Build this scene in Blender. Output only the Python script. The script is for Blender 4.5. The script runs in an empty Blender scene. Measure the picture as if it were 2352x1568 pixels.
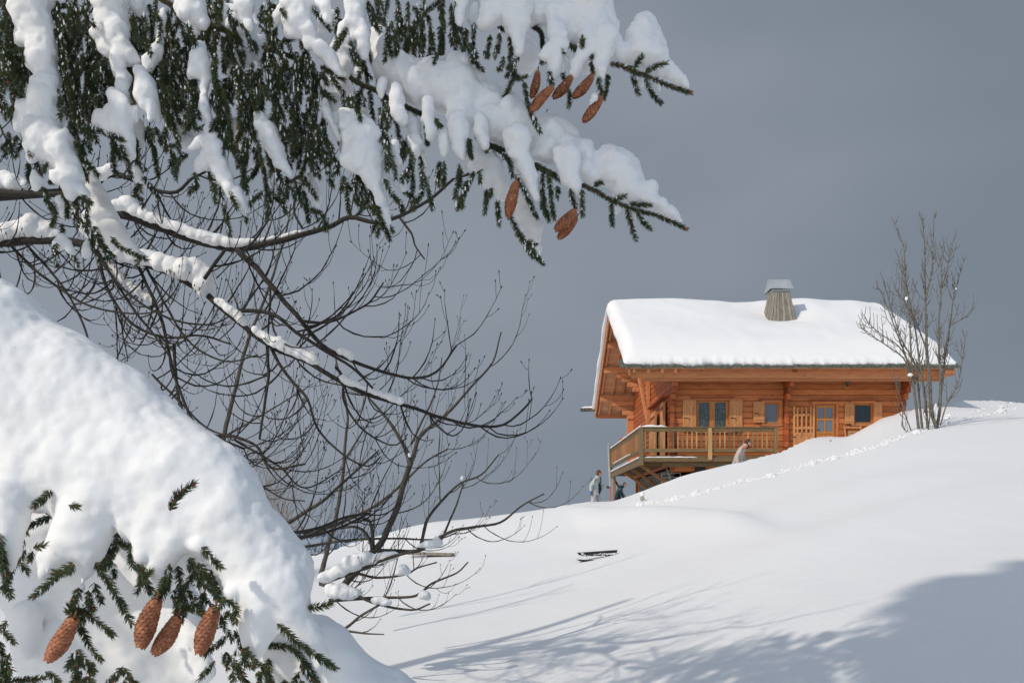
import bpy, math, random
import numpy as np
from mathutils import Vector, Matrix, noise as mnoise

random.seed(7)
rng = np.random.default_rng(7)
scene = bpy.context.scene
COL = scene.collection

# ------------------------------------------------------------------ camera, sky, sun, exposure
F = 1907.0          # focal length in units where the picture is 2352 wide
CX, HY = 1176.0, 1195.0
cam_d = bpy.data.cameras.new('camera')
cam = bpy.data.objects.new('camera', cam_d)
COL.objects.link(cam)
cam.location = (0, 0, 0)
cam.rotation_euler = (math.radians(90), 0, 0)
cam_d.sensor_width = 22.2
cam_d.lens = 22.2 * F / 2352.0
cam_d.shift_y = (HY - 784.0) / 2352.0
cam_d.clip_start = 0.05
cam_d.clip_end = 3000
scene.camera = cam

SUN_DIR = Vector((-1.20, -1.0, 1.14)).normalized()
sun_el = math.asin(SUN_DIR.z)
sun_az = math.atan2(SUN_DIR.x, SUN_DIR.y)
sd = bpy.data.lights.new('sun', 'SUN')
sd.energy = 2.25
sd.angle = math.radians(0.9)
sd.color = (1.0, 0.915, 0.80)
sun = bpy.data.objects.new('sun', sd)
COL.objects.link(sun)
sun.rotation_euler = SUN_DIR.to_track_quat('Z', 'Y').to_euler()
sun.location = (-20, -20, 30)

world = bpy.data.worlds.new('World')
scene.world = world
world.use_nodes = True
wn, wl = world.node_tree.nodes, world.node_tree.links
wn.clear()
w_out = wn.new('ShaderNodeOutputWorld')
bg_sky = wn.new('ShaderNodeBackground')
bg_cl = wn.new('ShaderNodeBackground')
sky = wn.new('ShaderNodeTexSky')
sky.sky_type = 'NISHITA'
sky.sun_disc = False
sky.sun_elevation = sun_el
sky.sun_rotation = sun_az
sky.air_density = 1.0
wl.new(sky.outputs[0], bg_sky.inputs[0])
bg_sky.inputs[1].default_value = 0.14
tc = wn.new('ShaderNodeTexCoord')
sx = wn.new('ShaderNodeSeparateXYZ')
wl.new(tc.outputs['Generated'], sx.inputs[0])
# slate-blue storm cloud filling the half of the sky beyond the chalet
ns = wn.new('ShaderNodeTexNoise')
ns.inputs['Scale'].default_value = 2.2
ns.inputs['Detail'].default_value = 3
ns.inputs['Roughness'].default_value = 0.45
mp = wn.new('ShaderNodeMapping')
mp.inputs['Scale'].default_value = (1, 1, 2.6)
wl.new(tc.outputs['Generated'], mp.inputs[0])
wl.new(mp.outputs[0], ns.inputs[0])
# darker towards the right and low down
m1 = wn.new('ShaderNodeMath'); m1.operation = 'MULTIPLY_ADD'
m1.inputs[1].default_value = -0.60; m1.inputs[2].default_value = 0.50
wl.new(sx.outputs['X'], m1.inputs[0])
m2 = wn.new('ShaderNodeMath'); m2.operation = 'MULTIPLY_ADD'
m2.inputs[1].default_value = 1.25
wl.new(ns.outputs[0], m2.inputs[0]); wl.new(m1.outputs[0], m2.inputs[2])
m3 = wn.new('ShaderNodeMath'); m3.operation = 'ADD'; m3.inputs[1].default_value = -0.62
wl.new(m2.outputs[0], m3.inputs[0])
rampc = wn.new('ShaderNodeValToRGB')
rampc.color_ramp.elements[0].position = 0.10
rampc.color_ramp.elements[0].color = (0.195, 0.235, 0.285, 1)
rampc.color_ramp.elements[1].position = 0.85
rampc.color_ramp.elements[1].color = (0.29, 0.322, 0.375, 1)
wl.new(m3.outputs[0], rampc.inputs[0])
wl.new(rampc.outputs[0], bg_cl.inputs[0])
zr = wn.new('ShaderNodeMapRange'); zr.interpolation_type = 'SMOOTHSTEP'   # cloud brightened towards the unseen zenith to lift the shade
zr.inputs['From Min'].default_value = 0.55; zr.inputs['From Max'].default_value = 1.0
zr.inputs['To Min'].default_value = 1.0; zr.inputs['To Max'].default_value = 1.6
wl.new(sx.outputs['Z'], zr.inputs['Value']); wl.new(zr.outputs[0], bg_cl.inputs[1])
mr = wn.new('ShaderNodeMapRange'); mr.interpolation_type = 'SMOOTHSTEP'
mr.inputs['From Min'].default_value = -0.75; mr.inputs['From Max'].default_value = 0.05
wl.new(sx.outputs['Y'], mr.inputs['Value'])
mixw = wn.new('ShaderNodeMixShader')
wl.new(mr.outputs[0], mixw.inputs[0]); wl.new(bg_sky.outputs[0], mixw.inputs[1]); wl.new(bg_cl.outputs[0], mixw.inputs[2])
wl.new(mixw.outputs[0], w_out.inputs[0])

vs = scene.view_settings
vs.view_transform = 'Standard'; vs.look = 'None'; vs.exposure = 0.0; vs.gamma = 1.0
vs.use_curve_mapping = False
scene.cycles.max_bounces = 8
scene.cycles.diffuse_bounces = 4

# ------------------------------------------------------------------ helpers
def P(x, y, d):
    return np.array([(x - CX) / F * d, d, (HY - y) / F * d])

TILE = {'D': (0, 0, 1), 'T1': (0, 0, .2315), 'T2': (483.9, 0, .2315), 'T3': (1028.4, 0, .2572),
        'T4': (0, 302.5, .2315), 'T5': (1028.4, 272.2, .2572), 'T6': (544.4, 302.5, .2315),
        'R1': (423.4, 604.9, .36646), 'R2': (604.9, 1028.4, .30863), 'L7': (0, 544.4, .38587),
        'L8': (0, 1028.4, .38579), 'Z2': (1754.3, 623.1, .27005), 'AS': (1935.8, 483.9, .17358),
        'Z3': (1300.6, 907.4, .20576), 'R4': (1330.8, 1028.4, .10802)}

def TP(tile, x, y, d):
    ox, oy, s = TILE[tile]
    return P(ox + x * s, oy + y * s, d)

def mesh_np(name, verts, faces_list, mat_idx=None, mats=(), smooth=True):
    """faces_list: list of (n,k) int arrays"""
    me = bpy.data.meshes.new(name)
    verts = np.asarray(verts, dtype=np.float32)
    me.vertices.add(len(verts)); me.vertices.foreach_set('co', verts.ravel())
    idx = np.concatenate([f.ravel() for f in faces_list]).astype(np.int32)
    cnt = np.concatenate([np.full(len(f), f.shape[1], np.int32) for f in faces_list])
    start = np.concatenate([[0], np.cumsum(cnt)[:-1]]).astype(np.int32)
    me.loops.add(len(idx)); me.loops.foreach_set('vertex_index', idx)
    me.polygons.add(len(cnt)); me.polygons.foreach_set('loop_start', start); me.polygons.foreach_set('loop_total', cnt)
    if mat_idx is not None:
        me.polygons.foreach_set('material_index', np.asarray(mat_idx, dtype=np.int32))
    me.polygons.foreach_set('use_smooth', np.full(len(cnt), smooth))
    for m in mats: me.materials.append(m)
    me.update(calc_edges=True)
    return me

class MB:
    """collects shapes into one mesh"""
    def __init__(self):
        self.v, self.f, self.m = [], [], []
        self.n = 0
        self.cur = 0
    def add(self, verts, faces, mi=None):
        self.v.extend([tuple(map(float, p)) for p in verts])
        o = self.n
        self.f.extend([tuple(i + o for i in fc) for fc in faces])
        self.m.extend([self.cur if mi is None else mi] * len(faces))
        self.n += len(verts)
    def box(self, x0, x1, y0, y1, z0, z1, mi=None, bev=0.0):
        if bev <= 0:
            v = [(x0,y0,z0),(x1,y0,z0),(x1,y1,z0),(x0,y1,z0),(x0,y0,z1),(x1,y0,z1),(x1,y1,z1),(x0,y1,z1)]
            f = [(0,3,2,1),(4,5,6,7),(0,1,5,4),(1,2,6,5),(2,3,7,6),(3,0,4,7)]
            self.add(v, f, mi)
        else:
            self.bar((x0,(y0+y1)/2,(z0+z1)/2),(x1,(y0+y1)/2,(z0+z1)/2), y1-y0, z1-z0, mi, bev) if (x1-x0) >= max(y1-y0, z1-z0) else (
            self.bar(((x0+x1)/2,y0,(z0+z1)/2),((x0+x1)/2,y1,(z0+z1)/2), x1-x0, z1-z0, mi, bev) if (y1-y0) >= (z1-z0) else
            self.bar(((x0+x1)/2,(y0+y1)/2,z0),((x0+x1)/2,(y0+y1)/2,z1), x1-x0, y1-y0, mi, bev))
    def bar(self, a, b, w, h, mi=None, bev=0.0, up=(0,0,1)):
        """rectangular bar from a to b; w across, h along 'up'"""
        a, b = Vector(a), Vector(b)
        t = (b - a).normalized()
        u = Vector(up)
        if abs(t.dot(u)) > 0.98: u = Vector((0, 1, 0))
        s = t.cross(u).normalized(); u2 = s.cross(t).normalized()
        if abs(t.z) > .98:
            s = Vector((1,0,0)); u2 = Vector((0,1,0))
        w2, h2 = w/2, h/2
        if bev > 0:
            c = bev
            prof = [(-w2+c,-h2),(w2-c,-h2),(w2,-h2+c),(w2,h2-c),(w2-c,h2),(-w2+c,h2),(-w2,h2-c),(-w2,-h2+c)]
        else:
            prof = [(-w2,-h2),(w2,-h2),(w2,h2),(-w2,h2)]
        n = len(prof)
        v = [a + s*p + u2*q for p, q in prof] + [b + s*p + u2*q for p, q in prof]
        f = [(i, (i+1)%n, n+(i+1)%n, n+i) for i in range(n)] + [tuple(range(n))[::-1], tuple(range(n, 2*n))]
        self.add(v, f, mi)
    def tube(self, pts, rad, sides=6, mi=None, cap=True):
        pts = [Vector(p) for p in pts]
        n = len(pts)
        vv, ff = [], []
        prev = None
        for i, p in enumerate(pts):
            t = (pts[min(i+1, n-1)] - pts[max(i-1, 0)])
            t = t.normalized() if t.length > 1e-9 else Vector((0,0,1))
            if prev is None:
                s = t.cross(Vector((0.13,1,0.07))).normalized()
                if s.length < .1: s = t.cross(Vector((1,0,0))).normalized()
            else:
                s = (prev - t * prev.dot(t)).normalized()
            prev = s
            u = t.cross(s)
            r = rad[i] if hasattr(rad, '__len__') else rad
            for k in range(sides):
                a = 2*math.pi*k/sides
                vv.append(p + (s*math.cos(a) + u*math.sin(a))*r)
        for i in range(n-1):
            for k in range(sides):
                k2 = (k+1) % sides
                ff.append((i*sides+k, i*sides+k2, (i+1)*sides+k2, (i+1)*sides+k))
        if cap:
            ff.append(tuple(range(sides))[::-1]); ff.append(tuple(range((n-1)*sides, n*sides)))
        self.add(vv, ff, mi)
    def build(self, name, mats, parent=None, smooth=False, loc=None):
        me = bpy.data.meshes.new(name)
        me.from_pydata(self.v, [], self.f)
        if not isinstance(mats, (list, tuple)): mats = [mats]
        for m in mats: me.materials.append(m)
        me.polygons.foreach_set('material_index', self.m)
        me.polygons.foreach_set('use_smooth', [smooth]*len(self.f))
        me.update()
        return link(name, me, parent)

def link(name, me, parent=None):
    o = bpy.data.objects.new(name, me)
    COL.objects.link(o)
    if parent is not None: o.parent = parent
    return o

def tag(o, label=None, cat=None, group=None, kind=None):
    if label: o['label'] = label
    if cat: o['category'] = cat
    if group: o['group'] = group
    if kind: o['kind'] = kind
    return o

def thing(name, label, cat, group=None):
    o = bpy.data.objects.new(name, None)
    o.empty_display_size = 0.2
    COL.objects.link(o)
    return tag(o, label, cat, group)

def bake(o):
    """replace an object's mesh by its modified result"""
    dg = bpy.context.evaluated_depsgraph_get()
    ev = o.evaluated_get(dg)
    me = bpy.data.meshes.new_from_object(ev)
    o.modifiers.clear()
    old = o.data
    o.data = me
    bpy.data.meshes.remove(old)
    return o

def smooth_path(pts, step):
    """Catmull-Rom through pts (n,k array), resampled about every `step` in the first 3 coords"""
    p = np.asarray(pts, float)
    if len(p) == 2:
        n = max(2, int(np.linalg.norm((p[1]-p[0])[:3]) / step) + 1)
        t = np.linspace(0, 1, n)[:, None]
        return p[0]*(1-t) + p[1]*t
    q = np.vstack([2*p[0]-p[1], p, 2*p[-1]-p[-2]])
    out = []
    for i in range(1, len(q)-2):
        n = max(1, int(math.ceil(np.linalg.norm((q[i+1]-q[i])[:3]) / step)))
        for k in range(n):
            t = k / n
            out.append(0.5*((2*q[i]) + (-q[i-1]+q[i+1])*t + (2*q[i-1]-5*q[i]+4*q[i+1]-q[i+2])*t*t + (-q[i-1]+3*q[i]-3*q[i+1]+q[i+2])*t**3))
    out.append(q[-2])
    return np.array(out)

# ------------------------------------------------------------------ materials
def new_mat(name):
    m = bpy.data.materials.new(name)
    m.use_nodes = True
    return m, m.node_tree.nodes, m.node_tree.links, m.node_tree.nodes['Principled BSDF']

def mat_plain(name, col, rough=0.7, metal=0.0, vary=0.0, nscale=6.0, bump=0.0):
    m, n, l, b = new_mat(name)
    b.inputs['Roughness'].default_value = rough
    b.inputs['Metallic'].default_value = metal
    b.inputs['Base Color'].default_value = (*col, 1)
    if vary > 0 or bump > 0:
        tcn = n.new('ShaderNodeTexCoord'); nz = n.new('ShaderNodeTexNoise')
        nz.inputs['Scale'].default_value = nscale; nz.inputs['Detail'].default_value = 5
        l.new(tcn.outputs['Object'], nz.inputs[0])
        cr = n.new('ShaderNodeValToRGB')
        cr.color_ramp.elements[0].position = .3; cr.color_ramp.elements[1].position = .7
        cr.color_ramp.elements[0].color = (*[c*(1-vary) for c in col], 1)
        cr.color_ramp.elements[1].color = (*[min(1, c*(1+vary)) for c in col], 1)
        l.new(nz.outputs[0], cr.inputs[0]); l.new(cr.outputs[0], b.inputs['Base Color'])
        if bump > 0:
            bp = n.new('ShaderNodeBump'); bp.inputs['Strength'].default_value = bump; bp.inputs['Distance'].default_value = .01
            l.new(nz.outputs[0], bp.inputs['Height']); l.new(bp.outputs[0], b.inputs['Normal'])
    return m

def mat_snow(name, scale1, scale2, dist, sss=0.0, col=(0.81, 0.812, 0.81)):
    m, n, l, b = new_mat(name)
    b.inputs['Base Color'].default_value = (*col, 1)
    b.inputs['Roughness'].default_value = 0.75
    b.inputs['Specular IOR Level'].default_value = 0.25
    if sss > 0:
        b.inputs['Subsurface Weight'].default_value = sss; b.inputs['Subsurface Radius'].default_value = (1, .95, .9); b.inputs['Subsurface Scale'].default_value = .02
    tcn = n.new('ShaderNodeTexCoord')
    a = n.new('ShaderNodeTexNoise'); a.inputs['Scale'].default_value = scale1; a.inputs['Detail'].default_value = 6
    c = n.new('ShaderNodeTexNoise'); c.inputs['Scale'].default_value = scale2; c.inputs['Detail'].default_value = 4
    l.new(tcn.outputs['Object'], a.inputs[0]); l.new(tcn.outputs['Object'], c.inputs[0])
    ad = n.new('ShaderNodeMath'); ad.operation = 'MULTIPLY_ADD'; ad.inputs[1].default_value = 0.25
    l.new(c.outputs[0], ad.inputs[0]); l.new(a.outputs[0], ad.inputs[2])
    bp = n.new('ShaderNodeBump'); bp.inputs['Strength'].default_value = 0.5; bp.inputs['Distance'].default_value = dist
    l.new(ad.outputs[0], bp.inputs['Height']); l.new(bp.outputs[0], b.inputs['Normal'])
    return m

def mat_wood(name, col, dark, axis=0, grain=1.0, vary=.22, knots=True, rough=.6, hue=0.0):
    """wood with grain along the given axis, per-object tone variation and knots"""
    m, n, l, b = new_mat(name)
    b.inputs['Roughness'].default_value = rough
    b.inputs['Specular IOR Level'].default_value = 0.3
    tcn = n.new('ShaderNodeTexCoord'); oi = n.new('ShaderNodeObjectInfo')
    mpn = n.new('ShaderNodeMapping')
    sc = [9*grain]*3; sc[axis] = 0.9*grain
    mpn.inputs['Scale'].default_value = sc
    rv = n.new('ShaderNodeVectorMath'); rv.operation = 'SCALE'; rv.inputs['Scale'].default_value = 37.0
    cmb = n.new('ShaderNodeCombineXYZ')
    for k in range(3): l.new(oi.outputs['Random'], cmb.inputs[k])
    l.new(cmb.outputs[0], rv.inputs[0]); l.new(rv.outputs[0], mpn.inputs['Location'])
    l.new(tcn.outputs['Object'], mpn.inputs[0])
    g = n.new('ShaderNodeTexNoise'); g.inputs['Scale'].default_value = 2.0; g.inputs['Detail'].default_value = 6; g.inputs['Distortion'].default_value = .6
    l.new(mpn.outputs[0], g.inputs[0])
    cr = n.new('ShaderNodeValToRGB')
    cr.color_ramp.elements[0].position = .30; cr.color_ramp.elements[0].color = (*dark, 1)
    cr.color_ramp.elements[1].position = .62; cr.color_ramp.elements[1].color = (*col, 1)
    l.new(g.outputs[0], cr.inputs[0])
    hs = n.new('ShaderNodeHueSaturation')
    mrv = n.new('ShaderNodeMapRange'); mrv.inputs['To Min'].default_value = 1-vary; mrv.inputs['To Max'].default_value = 1+vary
    l.new(oi.outputs['Random'], mrv.inputs['Value']); l.new(mrv.outputs[0], hs.inputs['Value'])
    l.new(cr.outputs[0], hs.inputs['Color'])
    last = hs.outputs[0]
    if knots:
        mk = n.new('ShaderNodeMapping'); s2 = [5.5]*3; s2[axis] = 2.2; mk.inputs['Scale'].default_value = s2
        l.new(tcn.outputs['Object'], mk.inputs[0]); l.new(rv.outputs[0], mk.inputs['Location'])
        vo = n.new('ShaderNodeTexVoronoi'); vo.inputs['Scale'].default_value = 1.0
        l.new(mk.outputs[0], vo.inputs[0])
        kr = n.new('ShaderNodeMapRange'); kr.inputs['From Min'].default_value = .07; kr.inputs['From Max'].default_value = .17
        kr.inputs['To Min'].default_value = .75; kr.inputs['To Max'].default_value = 0
        l.new(vo.outputs['Distance'], kr.inputs['Value'])
        mx = n.new('ShaderNodeMixRGB'); mx.inputs[2].default_value = (dark[0]*.35, dark[1]*.3, dark[2]*.3, 1)
        l.new(kr.outputs[0], mx.inputs[0]); l.new(last, mx.inputs[1]); last = mx.outputs[0]
    l.new(last, b.inputs['Base Color'])
    bp = n.new('ShaderNodeBump'); bp.inputs['Strength'].default_value = .35; bp.inputs['Distance'].default_value = .006
    l.new(g.outputs[0], bp.inputs['Height']); l.new(bp.outputs[0], b.inputs['Normal'])
    return m

M = {}
M['snow_ground'] = mat_snow('snow_ground', 3.0, 30, 0.02)
M['snow_roof'] = mat_snow('snow_roof', 1.5, 18, 0.02)
M['snow_near'] = mat_snow('snow_near', 38, 260, 0.006, .35, (.89, .895, .90))
M['snow_limb'] = mat_snow('snow_limb', 24, 60, 0.004, 0.0, (.86, .865, .87))
M['snow_lit'] = mat_snow('snow_lit', 30, 260, 0.0035, .2, (.90, .90, .895))
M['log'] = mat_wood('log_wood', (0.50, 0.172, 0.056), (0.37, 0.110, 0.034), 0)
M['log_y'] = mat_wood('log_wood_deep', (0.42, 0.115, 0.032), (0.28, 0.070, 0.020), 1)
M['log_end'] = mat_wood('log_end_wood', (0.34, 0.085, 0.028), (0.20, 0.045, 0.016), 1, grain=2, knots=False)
M['beam'] = mat_wood('beam_wood', (0.54, 0.235, 0.105), (0.42, 0.16, 0.065), 0)
M['beam_y'] = mat_wood('beam_wood_deep', (0.54, 0.235, 0.105), (0.42, 0.16, 0.065), 1)
M['pale'] = mat_wood('pale_larch', (0.56, 0.265, 0.105), (0.44, 0.185, 0.07), 2, vary=.1)
M['frame'] = mat_wood('orange_frame', (0.50, 0.20, 0.055), (0.40, 0.14, 0.035), 2, vary=.1, knots=False)
M['green'] = mat_wood('treated_green_wood', (0.19, 0.128, 0.060), (0.12, 0.082, 0.04), 0, vary=.15)
M['green_z'] = mat_wood('treated_green_post', (0.18, 0.135, 0.068), (0.12, 0.09, 0.048), 2, vary=.2)
M['rail_brown'] = mat_wood('brown_rail_wood', (0.34, 0.16, 0.060), (0.22, 0.10, 0.04), 2, vary=.3)
M['tan'] = mat_wood('treated_tan_wood', (0.40, 0.24, 0.11), (0.24, 0.14, 0.06), 2, vary=.35)
M['soffit'] = mat_wood('soffit_boards', (0.60, 0.34, 0.19), (0.46, 0.22, 0.11), 0, vary=.12)
M['grey_wood'] = mat_wood('weathered_shingle', (0.29, 0.26, 0.21), (0.17, 0.15, 0.12), 2, vary=.25, knots=False)
M['slate'] = mat_plain('mossy_slate', (0.085, 0.088, 0.070), .75, vary=.5, nscale=7, bump=.6)
M['zinc'] = mat_plain('zinc_sheet', (0.36, 0.39, 0.40), .55, metal=.1, vary=.12, nscale=3)
M['iron'] = mat_plain('dark_iron', (0.03, 0.028, 0.026), .55, metal=.4)
M['concrete'] = mat_plain('grey_concrete', (0.11, 0.11, 0.10), .9, vary=.35, nscale=3, bump=.3)  # darkened to stand in for the shade under the balcony
M['pane_dark'] = mat_plain('dark_glass', (0.012, 0.018, 0.03), .06)
M['pane_grey'] = mat_plain('grey_blue_glass', (0.135, 0.165, 0.20), .08)
M['stake'] = mat_plain('grey_stake', (0.36, 0.33, 0.29), .85, vary=.3, nscale=12)
def mat_lace():
    m, n, l, b = new_mat('lace_curtain_glass')
    b.inputs['Roughness'].default_value = .1
    tcn = n.new('ShaderNodeTexCoord'); mpn = n.new('ShaderNodeMapping'); mpn.inputs['Scale'].default_value = (9, 1, 3.0)
    w = n.new('ShaderNodeTexNoise'); w.inputs['Scale'].default_value = 1.6; w.inputs['Detail'].default_value = 4; w.inputs['Distortion'].default_value = 2.5
    cr = n.new('ShaderNodeValToRGB'); cr.color_ramp.elements[0].position = .42; cr.color_ramp.elements[0].color = (.012, .022, .020, 1)
    cr.color_ramp.elements[1].position = .68; cr.color_ramp.elements[1].color = (.12, .15, .14, 1)
    l.new(tcn.outputs['Object'], mpn.inputs[0]); l.new(mpn.outputs[0], w.inputs[0]); l.new(w.outputs[0], cr.inputs[0]); l.new(cr.outputs[0], b.inputs['Base Color'])
    return m
M['pane_lace'] = mat_lace()
M['bark_dark'] = mat_plain('dark_bark', (0.030, 0.026, 0.021), .9, vary=.4, nscale=60, bump=.4)
M['bark_grey'] = mat_plain('grey_bark', (0.070, 0.060, 0.048), .9, vary=.35, nscale=30)
M['bark_ash'] = mat_plain('ash_bark', (0.135, 0.120, 0.098), .9, vary=.3, nscale=8)
M['bark_tan'] = mat_plain('tan_twig', (0.20, 0.155, 0.115), .9)
M['bark_spruce'] = mat_plain('spruce_bark', (0.085, 0.055, 0.032), .9, vary=.4, nscale=90, bump=.5)
M['stem'] = mat_plain('orange_twig', (0.20, 0.085, 0.030), .8)
M['bud'] = mat_plain('red_bud', (0.42, 0.10, 0.03), .7)
def mat_needle(name, c0, c1):
    m, n, l, b = new_mat(name)
    b.inputs['Roughness'].default_value = .42
    b.inputs['Specular IOR Level'].default_value = .4
    oi = n.new('ShaderNodeObjectInfo'); g = n.new('ShaderNodeNewGeometry')
    ad = n.new('ShaderNodeMath'); ad.operation = 'ADD'
    l.new(oi.outputs['Random'], ad.inputs[0]); l.new(g.outputs['Random Per Island'], ad.inputs[1])
    ml = n.new('ShaderNodeMath'); ml.operation = 'MULTIPLY'; ml.inputs[1].default_value = .5
    l.new(ad.outputs[0], ml.inputs[0])
    cr = n.new('ShaderNodeValToRGB'); cr.color_ramp.elements[0].position = .15; cr.color_ramp.elements[0].color = (*c0, 1)
    cr.color_ramp.elements[1].position = .9; cr.color_ramp.elements[1].color = (*c1, 1)
    l.new(ml.outputs[0], cr.inputs[0]); l.new(cr.outputs[0], b.inputs['Base Color'])
    return m
M['needle'] = mat_needle('spruce_needle', (0.022, 0.046, 0.021), (0.078, 0.105, 0.034))
M['needle_far'] = mat_plain('spruce_mass', (0.035, 0.055, 0.03), .8)
def mat_cone():
    m, n, l, b = new_mat('cone_scale')
    b.inputs['Roughness'].default_value = .6
    tcn = n.new('ShaderNodeTexCoord'); g = n.new('ShaderNodeNewGeometry')
    nz = n.new('ShaderNodeTexNoise'); nz.inputs['Scale'].default_value = 60
    l.new(tcn.outputs['Object'], nz.inputs[0])
    ad = n.new('ShaderNodeMath'); ad.operation = 'MULTIPLY_ADD'; ad.inputs[1].default_value = .35
    oi = n.new('ShaderNodeObjectInfo'); am = n.new('ShaderNodeMath'); am.operation = 'MULTIPLY_ADD'; am.inputs[1].default_value = .22; am.inputs[2].default_value = -.11
    l.new(oi.outputs['Random'], am.inputs[0]); a3 = n.new('ShaderNodeMath'); a3.operation = 'ADD'; l.new(am.outputs[0], a3.inputs[0]); l.new(nz.outputs[0], a3.inputs[1])
    l.new(g.outputs['Random Per Island'], ad.inputs[0]); l.new(a3.outputs[0], ad.inputs[2])
    cr = n.new('ShaderNodeValToRGB'); cr.color_ramp.elements[0].position = .35; cr.color_ramp.elements[0].color = (.20, .060, .024, 1)
    cr.color_ramp.elements[1].position = .85; cr.color_ramp.elements[1].color = (.46, .17, .075, 1)
    l.new(ad.outputs[0], cr.inputs[0]); l.new(cr.outputs[0], b.inputs['Base Color'])
    return m
M['cone'] = mat_cone()
M['cone_core'] = mat_plain('cone_core', (0.11, 0.035, 0.014), .8)
M['resin'] = mat_plain('pale_resin', (0.55, 0.47, 0.25), .4)
M['skin'] = mat_plain('skin', (0.52, 0.25, 0.18), .55)
M['hair_auburn'] = mat_plain('auburn_hair', (0.10, 0.028, 0.012), .6, vary=.3, nscale=40)
M['hair_dark'] = mat_plain('dark_hair', (0.035, 0.022, 0.018), .6)
M['hair_brown'] = mat_plain('brown_hair', (0.10, 0.035, 0.018), .6)
M['jacket_grey'] = mat_plain('pale_grey_jacket', (0.42, 0.47, 0.46), .75, vary=.1, nscale=8)
M['jacket_beige'] = mat_plain('beige_jacket', (0.45, 0.38, 0.34), .75, vary=.08, nscale=8)
M['trousers'] = mat_plain('pale_trousers', (0.42, 0.40, 0.40), .8, vary=.1, nscale=8)
M['teal'] = mat_plain('dark_teal_jacket', (0.010, 0.05, 0.06), .8, vary=.3, nscale=10)
M['navy'] = mat_plain('navy_cloth', (0.015, 0.018, 0.03), .8)
M['blue_glove'] = mat_plain('blue_glove', (0.05, 0.12, 0.25), .8)
M['orange_stripe'] = mat_plain('orange_stripe', (0.65, 0.12, 0.03), .7)
M['black'] = mat_plain('black_cloth', (0.01, 0.01, 0.012), .8)
M['hole'] = mat_plain('dark_gap', (0.012, 0.012, 0.012), .9)
M['white_metal'] = mat_plain('white_metal', (0.55, 0.56, 0.55), .5)

# ------------------------------------------------------------------ the ground
CREST = np.array([  # picture x, picture y of the skyline of the snow, distance, fall-off beyond it
    (-900,1340,14,.30),(0,1335,14,.30),(600,1312,15,.30),(750,1290,16,.30),(882,1268,18,.28),(1000,1216,21,.22),
    (1145,1189,25,.14),(1256,1173,27,.06),(1300,1160,28,.03),(1352,1152.5,29,.02),(1405,1152,29,.02),(1430,1143,27,.02),(1459,1131.7,26,.02),
    (1506,1113,25.5,.02),(1558,1092.6,25,.02),(1609,1078,25,.02),(1681,1063.8,25,.02),(1733,1051.4,25.3,.02),
    (1784,1040,26.5,.02),(1800,1034.7,27.5,.02),(1823,1022,30,.02),(1846,1010.8,31.5,.01),(1871,1004,32.3,.01),(1896,1001.5,32.8,.01),
    (1936,1003,33,.01),(1950,1001.5,33,.01),(1973,989,33,.01),(1996,974.5,33.1,.01),(2024,959.3,33.2,.01),(2076,943,33.4,.01),
    (2132,931,34.5,.01),(2173,921.5,35.5,.01),(2227,916,37,.01),(2299,918.8,39,.01),(2352,925,40,.02),(2700,935,42,.02),(3400,935,44,.02)])
def _tables():
    xs = np.arange(-900, 3401, 4.0)
    tb = [np.interp(xs, CREST[:,0], CREST[:,k]) for k in (1, 2, 3)]
    def sm(a, s):
        k = np.exp(-0.5*(np.arange(-int(3*s), int(3*s)+1)/s)**2); k /= k.sum()
        return np.convolve(np.pad(a, len(k)//2, mode='edge'), k, mode='valid')
    y, dc, fo = sm(tb[0], 1.5), sm(tb[1], 6), sm(tb[2], 10)
    b = ((HY - y)/F*dc + 1.65)/dc
    return xs, y, dc, fo, b, sm(b, 75), sm(dc, 60)
GX, GY, GD, GFO, GB, GBS, GDS = _tables()
def ground_h(X, Y):
    """height of the snow surface at world X, Y (camera eye at 0,0,0)"""
    Yc = max(Y, 1.0)
    x = CX + F * X / Yc
    x = min(max(x, -900), 3400)
    i = (x + 900) / 4.0; i0 = min(int(i), len(GX)-2); w = i - i0
    L = lambda T: T[i0]*(1-w) + T[i0+1]*w
    y, dc, fo = L(GY), L(GD), L(GFO)
    hc = (HY - y) / F * dc
    b = (hc + 1.65) / dc
    if Y <= dc:
        u = max(Y, -6) / dc
        k3 = max(0, u) ** 5
        Yd = max(Y, -6)
        h = -1.65 + (b * k3 + L(GBS) * (1 - k3)) * Yd
    else:
        k = Y - dc
        sm = k / (k + 1.5)
        h = hc - fo * k + b * 1.2 * math.exp(-k/1.2) * 0 - .10 * sm
    # knoll in front of the chalet
    if Y > 6:
        ax = 0.44 - 0.10 * max(0, X - 1.2)
        yc = min(18.0, max(13.5, 18.0 - 2.0*(X - 1.2)))
        side = 1 / (1 + math.exp(min(50, (X - 3.45) / 0.14)))
        lft = 1 / (1 + math.exp(min(50, (-4.5 - X) / 0.8)))
        s = 2.8 if Y < yc else 1.4
        h += max(0, ax) * side * lft * math.exp(-((Y - yc) / s) ** 2)
        # hollow under the plank on the knoll's face
        h += 0.05 * math.exp(-((X-1.35)/.5)**2 - ((Y-13.6)/.8)**2)
    # slanting drift ridges low on the right
    if 4 < Y < 22 and X > -1:
        q = (Y - 0.75*X)
        h += 0.05 * math.exp(-((q - 6.8)/0.7)**2) * min(1, max(0, (X-1)/3)) + 0.035*math.sin(q*1.9+X*.35) * min(1, max(0,(X)/3)) * math.exp(-((Y-11)/6)**2)
    h += 0.05 * mnoise.noise(Vector((X*.22, Y*.22, 3.1))) * min(1, max(0, (Y-3)/6)) + 0.006 * mnoise.noise(Vector((X*2.2, Y*1.1, 1.7)))
    return h

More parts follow.
